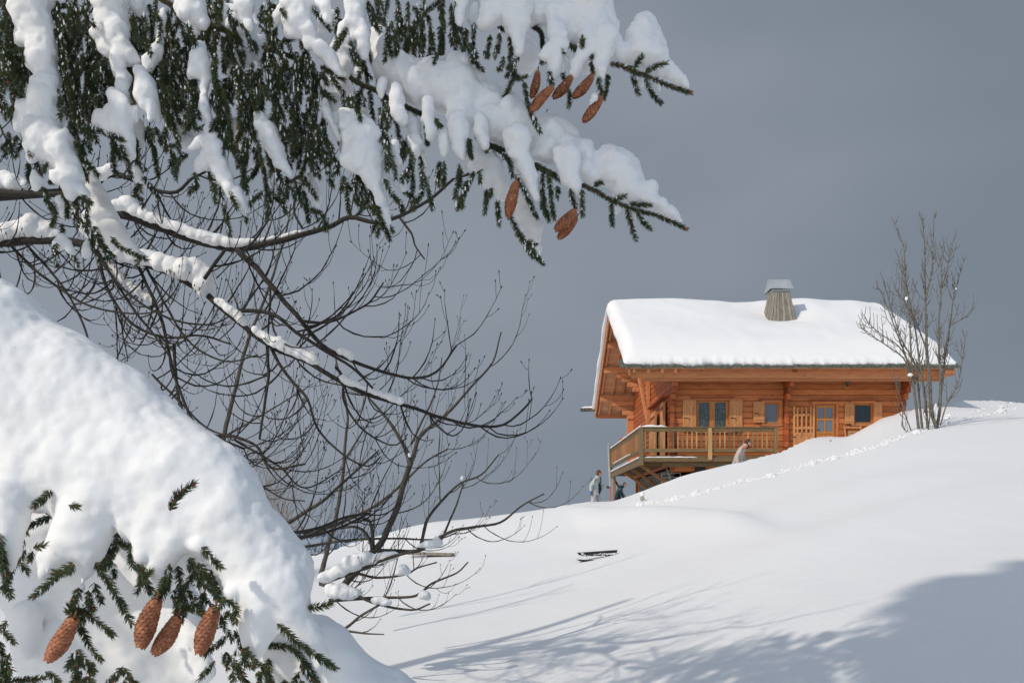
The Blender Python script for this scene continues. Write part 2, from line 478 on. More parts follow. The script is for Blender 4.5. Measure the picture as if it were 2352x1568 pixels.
def ground_hit(x, y):
    """world point where the picture position (x,y) meets the snow"""
    e = (HY - y) / F
    prev = None
    d = 2.5
    while d < 60:
        X = (x - CX) / F * d
        g = ground_h(X, d) - e * d
        if g >= 0: return np.array([X, d, e * d])
        d += 0.06
    return None

def build_ground():
    ang = []
    a = -180.0
    while a < 180:
        ang.append(a)
        a += 0.35 if -42 < a < 42 else 4.0
    rad = [0.0]
    r = 0.8
    while r < 60:
        rad.append(r); r *= 1.018 if r > 6 else 1.05
    while r < 1500:
        rad.append(r); r *= 1.12
    A, R = len(ang), len(rad)
    V = np.zeros((R*A, 3), np.float32)
    for i, r in enumerate(rad):
        for j, aa in enumerate(ang):
            t = math.radians(aa)
            X, Y = r*math.sin(t), r*math.cos(t)
            h = ground_h(X, Y)
            if r > 70: h = max(h, -75.0 - 0.004*r)
            V[i*A+j] = (X, Y, h)
    I, J = np.meshgrid(np.arange(R-1), np.arange(A), indexing='ij')
    J2 = (J+1) % A
    Fq = np.stack([I*A+J, (I+1)*A+J, (I+1)*A+J2, I*A+J2], -1).reshape(-1, 4)
    me = mesh_np('snow_ground', V, [Fq[:, ::-1]], mats=[M['snow_ground']])
    o = link('snow_ground', me)
    tag(o, 'smooth deep snow slope rising to the right towards the chalet', kind='structure')
build_ground()
# ------------------------------------------------------------------ far hillside
def build_far_hill():
    V, nX, nY = [], 60, 26
    for j in range(nY):
        Y = 210 + j * 16
        for i in range(nX):
            X = -330 + i * 9.5
            s = min(1, j / 17.0)
            top = -8.0 + 7*mnoise.noise(Vector((X*.012, 1.3, 0))) - max(0, (X + 35)) * .10
            h = -70 + (top + 70) * (s*s*(3-2*s)) + 5*mnoise.noise(Vector((X*.03, Y*.03, 4)))*s
            if j > 20: h = h - (j-20)*8
            V.append((X, Y, h))
    I, J = np.meshgrid(np.arange(nY-1), np.arange(nX-1), indexing='ij')
    Fq = np.stack([I*nX+J, I*nX+J+1, (I+1)*nX+J+1, (I+1)*nX+J], -1).reshape(-1, 4)
    mh = mat_plain('haze_tinted_snow', (0.30, 0.345, 0.40), .9, vary=.12, nscale=.05)  # blue distance haze is mixed into the snow colour
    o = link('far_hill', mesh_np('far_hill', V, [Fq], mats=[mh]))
    tag(o, 'distant snowy valley side behind the bare branches', kind='structure')
    mf = mat_plain('haze_tinted_frosted_forest', (0.27, 0.315, 0.37), .95, vary=.25, nscale=.2)  # frosty tone pushed blue, so the colour also carries the haze
    mb = MB()
    r = random.Random(3)
    Va = np.array(V).reshape(nY, nX, 3)
    for k in range(9000):
        u, v = r.random()*(nX-2), 3 + r.random()*17
        i, j = int(u), int(v)
        p = Va[j, i]*(1-(u-i)) + Va[j, i+1]*(u-i)
        p = p*(1-(v-j)) + (Va[j+1, i]*(1-(u-i)) + Va[j+1, i+1]*(u-i))*(v-j)
        if mnoise.noise(Vector((p[0]*.03, p[1]*.02, 9))) < -.12: continue
        h = 2 + r.random()*3.5; w = h*.22
        a = r.random()*3
        v3 = [(p[0]+w*math.cos(a+q*2.094), p[1]+w*math.sin(a+q*2.094), p[2]) for q in range(3)] + [(p[0], p[1], p[2]+h)]
        mb.add(v3, [(0,1,3),(1,2,3),(2,0,3)])
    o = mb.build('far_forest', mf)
    tag(o, 'frosted conifer forest on the distant valley side', kind='stuff')
build_far_hill()

# ------------------------------------------------------------------ the chalet
XL, XR, YF, YB = 6.49, 16.03, 34.0, 44.4
XVL, XVR, YE0, YE1, YR = 4.62, 17.28, 32.5, 45.9, 39.2
ZR, SL = 9.90, 0.577
def roofz(Y): return ZR - abs(Y - YR) * SL

chalet = thing('chalet', 'honey-coloured log chalet with a snow-covered roof and balcony on the slope', 'chalet')
LH = 0.238
OPEN = {'w1': (7.56, 8.86, 3.70, 4.90), 'w2': (10.33, 10.92, 3.97, 4.82), 'door': (12.40, 13.25, 2.60, 4.76), 'w3': (14.00, 14.76, 3.97, 4.78)}

wall = MB(); wall.box(XL+.05, XR-.05, YF+.10, YF+.16, 2.0, 6.6); 
# backing split around openings is not needed: openings are shallow niches closed by their own frames
wall_f = wall.build('wall', M['log'], chalet)
gb = MB()
gz = [(YF+.10, roofz(YF)-.32), (YR, ZR-.34), (YB-.05, roofz(YB)-.30)]
gb.add([(XL+.12, YF+.16, 2.27), (XL+.12, YF+.16, gz[0][1]), (XL+.12, YR, gz[1][1]), (XL+.12, YB, gz[2][1]), (XL+.12, YB, 2.27),
        (XL+.22, YF+.16, 2.27), (XL+.22, YF+.16, gz[0][1]), (XL+.22, YR, gz[1][1]), (XL+.22, YB, gz[2][1]), (XL+.22, YB, 2.27)],
       [(0,1,2,3,4), (9,8,7,6,5), (0,5,6,1), (1,6,7,2), (2,7,8,3), (3,8,9,4), (4,9,5,0)])
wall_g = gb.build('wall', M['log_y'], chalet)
gb = MB()
gb.add([(XR-.22, YF+.16, 0), (XR-.22, YF+.16, gz[0][1]), (XR-.22, YR, gz[1][1]), (XR-.22, YB, gz[2][1]), (XR-.22, YB, 0),
        (XR-.12, YF+.16, 0), (XR-.12, YF+.16, gz[0][1]), (XR-.12, YR, gz[1][1]), (XR-.12, YB, gz[2][1]), (XR-.12, YB, 0)],
       [(0,1,2,3,4), (9,8,7,6,5), (0,5,6,1), (1,6,7,2), (2,7,8,3), (3,8,9,4), (4,9,5,0)])
gb.box(XL+.12, XR-.12, YB-.1, YB, 0, roofz(YB)-.3)
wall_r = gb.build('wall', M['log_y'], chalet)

def log_piece(x0, x1, y0, y1, z0, z1, par, m):
    mb = MB(); mb.box(x0, x1, y0, y1, z0, z1, bev=min(.028, (z1-z0)*.2))
    o = mb.build('log', m, par, smooth=False)
    return o
rl = random.Random(11)
z = 2.05
bounds = [XL+.10, 11.20, XR-.10]
while z < 6.35:
    z1 = z + LH
    for a, b in zip(bounds[:-1], bounds[1:]):
        a2, b2 = a + (.09 if a > 10 else 0), b - (.09 if b < 12 else 0)
        cuts = sorted([o for o in OPEN.values() if o[0] > a and o[1] < b and o[2] < z1 and o[3] > z], key=lambda q: q[0])
        segs, x = [], a2
        for c in cuts:
            segs.append((x, c[0], z, z1)); x = c[1]
            if c[2] > z + .03: segs.append((c[0], c[1], z, c[2]))
            if c[3] < z1 - .03: segs.append((c[0], c[1], c[3], z1))
        segs.append((x, b2, z, z1))
        for s in segs:
            if s[1]-s[0] < .04: continue
            dy = rl.uniform(-.006, .006)
            log_piece(s[0], s[1]-.002, YF-.02+dy, YF+.098, s[2]+.003, s[3]-.003, wall_f, M['log'])
    z = z1
# gable logs
z = 2.05 + LH
while z < 9.4:
    z1 = z + LH
    # extent of the gable at this height
    ya, yb = YF+.1, YB
    if z1 > roofz(YF)-.35:
        half = (ZR - .38 - z1) / SL
        ya, yb = YR-half, YR+half
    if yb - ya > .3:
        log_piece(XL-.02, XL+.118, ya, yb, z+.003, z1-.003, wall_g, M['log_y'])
    z = z1

# projecting log ends at the corners and the cross wall
def ends(cx, front, zlo, zhi, corbel=True, n=5):
    z = 2.05; k = 0
    while z < zhi:
        if z >= zlo:
            top = int(round((5.95 - z) / LH))
            ext = .16 + .02*((k*7) % 3)
            if corbel and top < n: ext = .20 + (n - top) * .20
            mb = MB()
            if front: mb.box(cx-.085, cx+.085, YF-ext, YF+.02, z+.004, z+LH-.004, bev=.02)
            o = mb.build('log_end', M['log_end'] if k % 2 else M['log_y'], wall_f)
        z += LH; k += 1
ends(XL+.06, True, 2.0, 6.0)
ends(11.20, True, 2.0, 6.0)
ends(XR-.06, True, 2.0, 6.0)
# stepped consoles on the left gable carrying the purlins
def gconsole(cy, zt, n, mx):
    z = zt - LH; k = 0
    while k < n:
        ext = max(.18, mx - k*.27)
        mb = MB(); mb.box(XL-ext, XL-.022, cy-.09, cy+.09, z+.004, z+LH-.004, bev=.02)
        mb.build('log_end', M['beam'], wall_g)
        z -= LH; k += 1

# roof: deck boards, slates, verge boards, purlins, rafters
roof = MB()
def roof_slab(mb, x0, x1, off0, off1, y0=YE0, y1=YE1):
    """slab following both slopes between offsets below the slate surface"""
    v = []
    for off in (off0, off1):
        for x in (x0, x1):
            v += [(x, y0, roofz(y0)-off), (x, YR, ZR-off), (x, y1, roofz(y1)-off)]
    f = [(0,1,4,3),(1,2,5,4),(6,9,10,7),(7,10,11,8),(0,3,9,6),(2,8,11,5),(0,6,7,1),(1,7,8,2),(3,4,10,9),(4,5,11,10)]
    mb.add(v, f)
roof_slab(roof, XVL, XVR, .03, .10)
roof_o = roof.build('roof', M['soffit'], chalet)
# boards under the roof at the left overhang, laid parallel to the purlins
yy = YR
while yy < YE1-.05:
    mb = MB(); y2 = min(yy+.14, YE1)
    mb.add([(XVL+.06, yy+.004, roofz(yy)-.103), (XL+.1, yy+.004, roofz(yy)-.103), (XL+.1, y2, roofz(y2)-.103), (XVL+.06, y2, roofz(y2)-.103),
            (XVL+.06, yy+.004, roofz(yy)-.12), (XL+.1, yy+.004, roofz(yy)-.12), (XL+.1, y2, roofz(y2)-.12), (XVL+.06, y2, roofz(y2)-.12)],
           [(3,2,1,0),(4,5,6,7),(0,1,5,4),(1,2,6,5),(2,3,7,6),(3,0,4,7)])
    mb.build('plank', M['soffit'], roof_o)
    yy += .145
# rafters across the left overhang
for rx in (XVL+.16, XVL+.72, XVL+1.28, XVL+1.80):
    for sgn in (1, -1):
        mb = MB()
        y1 = YR + sgn*(YE1-YR-.05)
        mb.bar((rx, YR, ZR-.20), (rx, y1, roofz(y1)-.20), .10, .14)
        mb.build('rafter', M['beam_y'], roof_o)
# verge boards (left and right) with the row of batten ends above them
for X, s in ((XVL, -1), (XVR, 1)):
    for sgn in (1, -1):
        y1 = YR + sgn*(YE1-YR)
        mb = MB(); mb.bar((X+s*.02, YR, ZR-.235), (X+s*.02, y1, roofz(y1)-.235), .05, .25)
        mb.build('verge_board', M['beam_y'], roof_o)
        mb = MB(); mb.bar((X+s*.03, YR, ZR-.015), (X+s*.03, y1, roofz(y1)-.015), .06, .035)
        mb.build('slate_edge', M['slate'], roof_o)
        if X == XVL:
            k = 0; yb_ = YR + sgn*.2
            mb = MB()
            while abs(yb_-YR) < 6.6:
                mb.box(X-.055, X+.0, yb_-.055, yb_+.055, roofz(yb_)-.105, roofz(yb_)-.035)
                yb_ += sgn*.21
            b = mb.build('batten_ends', M['beam_y'], roof_o); b['kind'] = 'stuff'
# purlins reaching out to the left verge
for yp, zt, hh in ((YR, ZR-.27, .3), (40.75, roofz(40.75)-.27, .3), (42.35, roofz(42.35)-.27, .3), (44.3, roofz(44.3)-.27, .34), (37.4, roofz(37.4)-.27, .3), (35.6, roofz(35.6)-.27, .3)):
    mb = MB(); mb.box(XVL+.08, XL+.05, yp-.1, yp+.1, zt-hh, zt, bev=.015)
    mb.build('purlin', M['beam'], roof_o)
    if yp > 39: gconsole(yp, zt-hh, 4 if yp > 42 else 3, 1.15)
mb = MB(); mb.box(XVL+.02, XL+.3, YE1-.10, YE1-.02, roofz(YE1)-.40, roofz(YE1)-.12); mb.build('fascia', M['beam'], roof_o)
mb = MB(); mb.box(XL-.35, XL+.02, YB-.1, YB+.08, 2.3, roofz(44.3)-.4, bev=.02); mb.build('corner_post', M['beam_y'], wall_g)
mb = MB(); mb.box(XL-.75, XL-.1, YB-.12, YB+.1, 4.15, 4.42, bev=.02); mb.build('log_end', M['log'], wall_g)
# X-shaped struts seen against the gable wall
for cy in (38.9,):
    mb = MB(); mb.bar((XL-.14, cy, 4.6), (XVL+.9, cy, roofz(cy)-.75), .14, .16, bev=.015); mb.build('strut', M['beam_y'], wall_g)
    mb = MB(); mb.box(XL-.2, XL-.03, cy-.1, cy+.1, 4.2, roofz(cy)-.6, bev=.015); mb.build('post', M['beam_y'], wall_g)
# front eave: fascia, soffit beam
mb = MB(); mb.box(XVL+.1, 12.0, YE0+.36, YE0+.43, 5.64, 6.1, bev=.01); mb.build('fascia', M['beam'], roof_o)
mb = MB(); mb.box(12.003, XVR-.35, YE0+.37, YE0+.44, 5.62, 6.1, bev=.01); mb.build('fascia', M['beam'], roof_o)
mb = MB(); mb.box(XVL+.6, XVR-.25, YE0+.45, YE0+.62, 5.54, 5.74, bev=.01); mb.build('eave_beam', M['beam'], roof_o)
mb = MB(); mb.box(XVL+.8, XVR-.1, YF-.45, YF-.25, 6.0, 6.22, bev=.01); mb.build('eave_beam', M['beam'], roof_o)
# slate courses along both eaves
r = random.Random(5)
x = XVL-.42
mbn = 0
while x < XVR+.25:
    w = r.uniform(.32, .55)
    mb = MB()
    t = r.uniform(.07, .12)
    y0 = YE0 - r.uniform(.03, .10)
    z0 = 5.955 + (r.uniform(-.01, .01))
    mb.add([(x, y0, z0), (x+w-.012, y0, z0+r.uniform(-.01,.01)), (x+w-.012, y0+.55, z0+.32), (x, y0+.55, z0+.32),
            (x, y0, z0+t), (x+w*.3, y0+.01, z0+t+r.uniform(.0,.05)), (x+w*.7, y0, z0+t+r.uniform(-.02,.04)), (x+w-.012, y0, z0+t), (x+w-.012, y0+.55, z0+.32+t), (x, y0+.55, z0+.32+t)],
           [(3,2,1,0),(0,1,7,6,5,4),(4,5,6,7,8,9),(1,2,8,7),(2,3,9,8),(3,0,4,9)])
    mb.build('slate', M['slate'], roof_o)
    x += w
mb = MB(); mb.box(XVL-.85, XVL+.3, YE1-.15, YE1+.05, 6.02, 6.20, bev=.02); mb.build('gutter_board', M['slate'], roof_o)
mb = MB()
for k in range(3): mb.box(XVR-.35+k*.09, XVR-.26+k*.09, YE0+.03, YE0+.4, 5.58+k*.11, 5.69+k*.11)
mb.box(XVR-.3, XVR+.05, YE0+.02, YE0+.3, 5.70, 5.92)
mb.build('verge_end', M['beam'], roof_o)

# chimney: tapered shingled stack with a folded metal cap
ch = MB()
cxm, cym, zb, zt_ = 11.95, 37.2, 8.3, 10.17
def frus(mb, cx, cy, z0, z1, w0, d0, w1, d1):
    v = [(cx-w0,cy-d0,z0),(cx+w0,cy-d0,z0),(cx+w0,cy+d0,z0),(cx-w0,cy+d0,z0),(cx-w1,cy-d1,z1),(cx+w1,cy-d1,z1),(cx+w1,cy+d1,z1),(cx-w1,cy+d1,z1)]
    mb.add(v, [(0,3,2,1),(4,5,6,7),(0,1,5,4),(1,2,6,5),(2,3,7,6),(3,0,4,7)])
frus(ch, cxm, cym, zb, zt_, .70, .62, .36, .34)
chim = ch.build('chimney', M['grey_wood'], chalet)
for side in range(4):
    nb = 8
    for k in range(nb):
        mb = MB()
        u0, u1 = -1 + 2*k/nb + .02, -1 + 2*(k+1)/nb - .02
        t = .018 + .012*r.random()
        def pt(u, z, off):
            s = (z - zb) / (zt_ - zb)
            w = .70*(1-s)+.36*s + off; d = .62*(1-s)+.34*s + off
            if side == 0: return (cxm+u*(w-off), cym-d, z)
            if side == 1: return (cxm-w, cym+u*(d-off), z)
            if side == 2: return (cxm+w, cym+u*(d-off), z)
            return (cxm+u*(w-off), cym+d, z)
        zz1 = zt_ - .02*r.random()
        v = [pt(u0,zb,.0),pt(u1,zb,.0),pt(u1,zz1,.0),pt(u0,zz1,.0),pt(u0,zb,t),pt(u1,zb,t),pt(u1,zz1,t),pt(u0,zz1,t)]
        mb.add(v, [(4,5,6,7),(0,1,5,4),(1,2,6,5),(2,3,7,6),(3,0,4,7)])
        mb.build('shingle', M['grey_wood'], chim)
mb = MB()
mb.box(cxm-.40, cxm+.40, cym-.38, cym+.38, zt_-.005, zt_+.07)
for a, b in ((-1,-1),(1,-1),(1,1),(-1,1)): mb.box(cxm+a*.36-.02, cxm+a*.36+.02, cym+b*.34-.02, cym+b*.34+.02, zt_+.06, zt_+.2)
v0, v1 = zt_+.14, zt_+.62
vv = []
for X in (cxm-.50, cxm+.50):
    vv += [(X, cym-.50, v0-.03), (X, cym, v1), (X, cym+.50, v0-.03), (X, cym+.50, v0-.055), (X, cym, v1-.03), (X, cym-.50, v0-.055)]
mb.add(vv, [(0,6,7,1),(1,7,8,2),(5,4,10,11),(4,3,9,10),(0,5,11,6),(2,8,9,3),(0,1,4,5),(1,2,3,4),(6,11,10,7),(7,10,9,8)])
mb.add([(cxm-.50, cym-.47, v0-.03),(cxm-.50, cym, v1-.02),(cxm-.50, cym+.47, v0-.03),(cxm-.47, cym-.47, v0-.03),(cxm-.47, cym, v1-.02),(cxm-.47, cym+.47, v0-.03)],
       [(0,1,2),(5,4,3),(0,2,5,3)])
mb.build('chimney_cap', M['zinc'], chim)

# windows and doors
def plank_shutter(x0, x1, z0, z1, y, n=4, hook=True, par=chalet):
    base = MB()
    w = (x1-x0)/n
    base.box(x0, x1, y+.006, y+.02, z0, z1)
    s = base.build('shutter', M['pale'], par)
    for k in range(n):
        mb = MB(); mb.box(x0+k*w+.004, x0+(k+1)*w-.004, y-.012, y+.005, z0, z1, bev=.004); mb.build('plank', M['pale'], s)
    for zz in (z0+.10, z1-.16):
        mb = MB(); mb.box(x0+.02, x1-.02, y-.030, y-.013, zz, zz+.075); mb.build('crosspiece', M['pale'], s)
    mb = MB()
    zc = z0 + (z1-z0)*.42
    if hook: mb.box(x0+.03, x0+(x1-x0)*.45, y-.032, y-.022, zc, zc+.025); mb.box(x0+.03+(x1-x0)*.4, x0+.05+(x1-x0)*.4, y-.032, y-.022, zc-.09, zc)
    mb.box((x0+x1)/2-.05, (x0+x1)/2+.05, y-.05, y-.01, z0-.05, z0-.02)
    mb.build('latch', M['iron'], s)
    return s
def window(name, x0, x1, z0, z1, panes, mat, lintel=.25, sill=True):
    y = YF - .02
    f = MB()
    fw = .055
    f.box(x0, x0+fw, y+.05, y+.115, z0, z1); f.box(x1-fw, x1, y+.05, y+.115, z0, z1)
    f.box(x0+fw, x1-fw, y+.052, y+.113, z1-fw, z1); f.box(x0+fw, x1-fw, y+.052, y+.113, z0, z0+fw)
    wd = f.build(name, M['frame'], chalet)
    t = MB(); tw = .10
    t.box(x0-tw, x0-.002, y-.035, y+.0, z0-.02, z1); t.box(x1+.002, x1+tw, y-.035, y+.0, z0-.02, z1)
    t.box(x0-tw-.03, x1+tw+.03, y-.045, y+.0, z1+.002, z1+.105)
    t.build('surround', M['log'], wd)
    t = MB(); t.box(x0-lintel, x1+lintel, y-.09, y-.0, z1+.112, z1+.142); t.build('drip_board', M['log_end'], wd)
    if sill:
        t = MB(); t.box(x0-tw-.02, x1+tw+.02, y-.07, y+.0, z0-.105, z0-.022); t.build('sill', M['beam'], wd)
    for (a, b, c, d) in panes:
        p = MB(); p.box(a, b, y+.085, y+.092, c, d); p.build('pane', mat, wd)
    return wd, f
# window with lace curtains
x0, x1, z0, z1 = OPEN['w1']
w1, _ = window('window', x0, x1, z0, z1, [(x0+.055, x0+.60, z0+.055, z1-.055), (x0+.70, x1-.055, z0+.055, z1-.055)], M['pane_lace'])
tag(w1, 'double window with lace curtains')
mb = MB(); mb.box(x0+.58, x0+.72, YF+.03, YF+.09, z0+.055, z1-.055); mb.build('mullion', M['frame'], w1)
mb = MB()
for a, b in ((x0+.055, x0+.58), (x0+.72, x1-.055)):
    mb.box(a, a+.035, YF+.04, YF+.085, z0+.055, z1-.055); mb.box(b-.035, b, YF+.04, YF+.085, z0+.055, z1-.055)
mb.build('casement', M['frame'], w1)
plank_shutter(6.98, 7.53, 3.62, 4.93, YF-.075); plank_shutter(8.89, 9.42, 3.62, 4.93, YF-.075)
x0, x1, z0, z1 = OPEN['w2']
w2, _ = window('window', x0, x1, z0, z1, [(x0+.055, x1-.055, z0+.055, z1-.055)], M['pane_grey'])
tag(w2, 'small single-pane window')
plank_shutter(9.86, 10.32, 4.0, 4.86, YF-.075, n=3)
x0, x1, z0, z1 = OPEN['w3']
w3, _ = window('window', x0, x1, z0, z1, [(x0+.055, x1-.055, z0+.055, z1-.055)], M['pane_dark'])
tag(w3, 'dark square window near the right corner')
plank_shutter(13.60, 13.98, 3.95, 4.82, YF-.075, n=2, hook=False); plank_shutter(14.80, 15.13, 3.95, 4.82, YF-.075, n=2, hook=False)
# glazed door
x0, x1, z0, z1 = OPEN['door']
dr, _ = window('door', x0, x1, z0, z1, [], M['pane_grey'], sill=False)
tag(dr, 'glazed door with four panes')
xa, xb = x0+.055, x1-.055
mb = MB()
for a, b, c, d in ((xa, xa+.06, z0, z1-.055), (xb-.06, xb, z0, z1-.055)): mb.box(a, b, YF+.0, YF+.06, c, d)
xm = (xa+xb)/2
for c, d in ((z0, 2.95), (3.55, 3.65), (4.10, 4.19), (z1-.14, z1-.055)): mb.box(xa+.06, xb-.06, YF+.002, YF+.058, c, d)
mb.box(xm-.035, xm+.035, YF+.001, YF+.059, 3.65, 4.10); mb.box(xm-.035, xm+.035, YF+.001, YF+.059, 4.19, z1-.14)
mb.build('door_leaf', M['frame'], dr)
mb = MB(); mb.box(xa+.06, xb-.06, YF+.02, YF+.04, 2.95, 3.55, bev=.008); mb.build('door_panel', M['frame'], dr)
for a, b in ((xa+.06, xm-.035), (xm+.035, xb-.06)):
    for c, d in ((3.65, 4.10), (4.19, z1-.14)):
        p = MB(); p.box(a, b, YF+.028, YF+.034, c, d); p.build('pane', M['pane_grey'], dr)
mb = MB(); mb.tube([(xa+.03, YF+.0, 3.70), (xa+.03, YF-.05, 3.70), (xa+.13, YF-.05, 3.70)], .012); mb.build('handle', M['iron'], dr)
# open half-lattice outer door folded back on the wall
lx0, lx1, lz1 = 11.49, 12.36, 4.68
mb = MB()
y = YF-.10
mb.box(lx0, lx0+.075, y, y+.045, 2.62, lz1-.02); mb.box(lx1-.075, lx1, y, y+.045, 2.62, lz1-.10)
for c, d in ((4.27, 4.36), (3.73, 3.83), (3.50, 3.58), (2.62, 2.74)): mb.box(lx0+.075, lx1-.075, y+.002, y+.043, c, d)
gate = mb.build('lattice_door', M['pale'], chalet)
for k in range(4):
    xx = lx0 + .075 + (k+.5)*(lx1-lx0-.15)/4
    mb = MB(); mb.box(xx-.035, xx+.035, y-.012, y+.0, 3.50, 4.60 + .05*(k % 2)); mb.build('slat', M['pale'], gate)
mb = MB(); mb.box(lx0+.075, lx1-.075, y+.012, y+.035, 2.74, 3.50); mb.build('panel', M['pale'], gate)
mb = MB(); mb.box(lx0-.06, lx0+.10, y-.02, y-.0, 3.40, 3.43); mb.build('hinge', M['iron'], gate)

# shutters and tall windows on the gable side above the balcony
for (ya, yb, zz1, sx) in ((34.55, 35.35, 4.95, .05), (36.2, 37.4, 4.78, .12)):
    mb = MB(); mb.box(XL-.12-sx, XL-.06-sx, ya, yb, 2.7, zz1); s = mb.build('shutter', M['pale'], chalet)
    for k in range(4):
        w = (yb-ya)/4
        mb = MB(); mb.box(XL-.145-sx, XL-.121-sx, ya+k*w+.004, ya+(k+1)*w-.004, 2.7, zz1, bev=.004); mb.build('plank', M['pale'], s)
    mb = MB(); mb.box(XL-.17-sx, XL-.146-sx, ya+.03, yb-.03, zz1-.3, zz1-.2); mb.build('crosspiece', M['log_end'], s)
mb = MB(); mb.box(XL-.30, XL-.03, 34.3, 38.2, 5.10, 5.16); mb.build('drip_board', M['log_end'], chalet)

# ------------------------------------------------------------------ balcony
bx0, bx1, by0, by1 = 5.14, 10.54, 33.0, 43.2
balc = MB(); balc.box(bx0+.05, bx1, by0+.05, YF-.02, 2.50, 2.545); balc.box(bx0+.05, XL-.03, YF-.018, by1, 2.50, 2.545)
bal = balc.build('balcony', M['green'], chalet)
def bpart(name, fn, mat, smooth=False):
    mb = MB(); fn(mb); return mb.build(name, mat, bal, smooth=smooth)
TR = 3.70
bpart('top_rail', lambda m: m.box(bx0-.03, bx1+.03, by0-.06, by0+.07, TR-.03, TR+.02, bev=.008), M['green'])
bpart('rail', lambda m: m.box(bx0+.06, bx1-.06, by0-.03, by0+.03, TR-.17, TR-.033, bev=.008), M['green'])
bpart('rail', lambda m: m.box(bx0+.06, bx1-.06, by0-.03, by0+.03, 2.72, 2.86, bev=.008), M['green'])
bpart('edge_beam', lambda m: m.box(bx0, bx1, by0-.04, by0+.045, 2.34, 2.50, bev=.01), M['green'])
bpart('edge_beam', lambda m: m.box(bx0+.9, bx1, by0+.25, by0+.36, 2.16, 2.34, bev=.01), M['green'])
bpart('top_rail', lambda m: m.box(bx0-.07, bx0+.06, by0+.072, by1, TR-.03, TR+.02, bev=.008), M['green'])
bpart('rail', lambda m: m.box(bx0-.03, bx0+.03, by0+.06, by1, TR-.17, TR-.033, bev=.008), M['green'])
bpart('rail', lambda m: m.box(bx0-.03, bx0+.03, by0+.06, by1, 2.72, 2.86, bev=.008), M['green'])
bpart('edge_beam', lambda m: m.box(bx0-.04, bx0+.045, by0+.05, by1, 2.22, 2.50, bev=.01), M['green'])
for i, (px, py, mt, zt) in enumerate(((bx0, by0, 'green_z', TR-.032), (7.86, by0-.035, 'tan', TR-.032), (bx1-.05, by0-.02, 'tan', TR-.032), (bx0, by1-.06, 'green_z', TR-.032))):
    w = .075
    bpart('post', lambda m: m.box(px-w, px+w, py-w, py+w, 2.20 if i != 1 else 2.40, zt, bev=.01), M[mt])
rb = random.Random(2)
def baluster(x, y, along):
    mt = rb.choice(['tan', 'tan', 'green_z', 'tan'])
    mb = MB()
    zs = np.linspace(2.86, TR-.17, 8)
    ws = [.027,.021,.031,.035,.033,.029,.020,.026]
    d = .014
    vv = []
    for zz, w in zip(zs, ws):
        for a, b in ((-w,-d),(w,-d),(w,d),(-w,d)):
            vv.append((x+a, y+b, zz) if along else (x+b, y+a, zz))
    ff = [(i*4+k, i*4+(k+1)%4, (i+1)*4+(k+1)%4, (i+1)*4+k) for i in range(7) for k in range(4)]
    mb.add(vv, ff)
    mb.build('baluster', M[mt], bal)
x = bx0 + .15
while x < bx1 - .12:
    if abs(x-7.86) > .10: baluster(x, by0, True)
    x += .186
y = by0 + .2
while y < by1 - .1:
    mb = MB(); wv = .085
    mb.box(bx0-.012, bx0+.012, y-wv, y+wv, 2.80, TR-.12); mb.build('baluster', M['rail_brown'], bal)
    y += .235
# joists, deck boards from below, struts
for k in range(8):
    yj = YF + .6 + k*1.2
    bpart('joist', lambda m: m.box(bx0+.05, XL+.1, yj-.06, yj+.06, 2.30, 2.50), M['green'])
for k in range(6):
    ya = by0 + .14 + k*.14
    bpart('deck_board', lambda m: m.box(bx0+.06, bx1-.02, ya-.06, ya+.06, 2.546, 2.585), M['green'])
for k in range(9):
    xa = bx0 + .12 + k*.14
    bpart('deck_board', lambda m: m.box(xa-.06, xa+.06, YF-.1, by1, 2.546, 2.586), M['green'])
for yj in (34.1, 36.6, 39.2):
    bpart('strut', lambda m: m.bar((bx0+.15, yj, 2.28), (XL+.75, yj, .95), .10, .13, bev=.01), M['rail_brown'])
bpart('strut', lambda m: m.bar((bx0+.1, by1-.3, 2.2), (bx0+.7, by1-.3, 1.2), .09, .10, bev=.01), M['green'])
bpart('prop', lambda m: m.box(bx0+.08, bx0+.19, by1-.5, by1-.38, -.4, 2.28, bev=.01), M['rail_brown'])

# lower storey under the balcony
low = MB(); low.box(XL+1.25, XL+1.7, YF+.3, YF+.9, -1.0, 2.2); low.box(XL+1.7, XR-.3, YF+.15, YF+.22, 1.95, 2.2)
low.box(XL+.3, XL+.4, YF+1.2, YB, -1, 2.2)
lo = low.build('lower_wall', M['concrete'], chalet)
for k in range(9):
    mb = MB(); mb.box(XL+1.72+k*.21, XL+1.92+k*.21, YF+.02, YF+.09, 0, 1.93, bev=.006); mb.build('plank', M['log_y'], lo)
mb = MB(); mb.box(XL+1.45, XL+1.68, YF-.02, YF+.12, 0.2, 2.2, bev=.01); mb.build('post', M['log_y'], lo)
mb = MB(); mb.box(XL+1.8, XL+3.3, YF-.005, YF+.012, 1.40, 1.46); mb.build('strap_hinge', M['iron'], lo)
mb = MB(); mb.box(XL+1.0, XL+1.4, YF-.2, YF+.15, 1.95, 2.28); mb.build('meter_box', M['iron'], lo)
for k in range(4):
    mb = MB(); mb.box(XL-.6, XL+.9, YB-2.6, YB-2.45, .0+k*.2, .17+k*.2, bev=.02); mb.build('log', M['log_end'], lo)

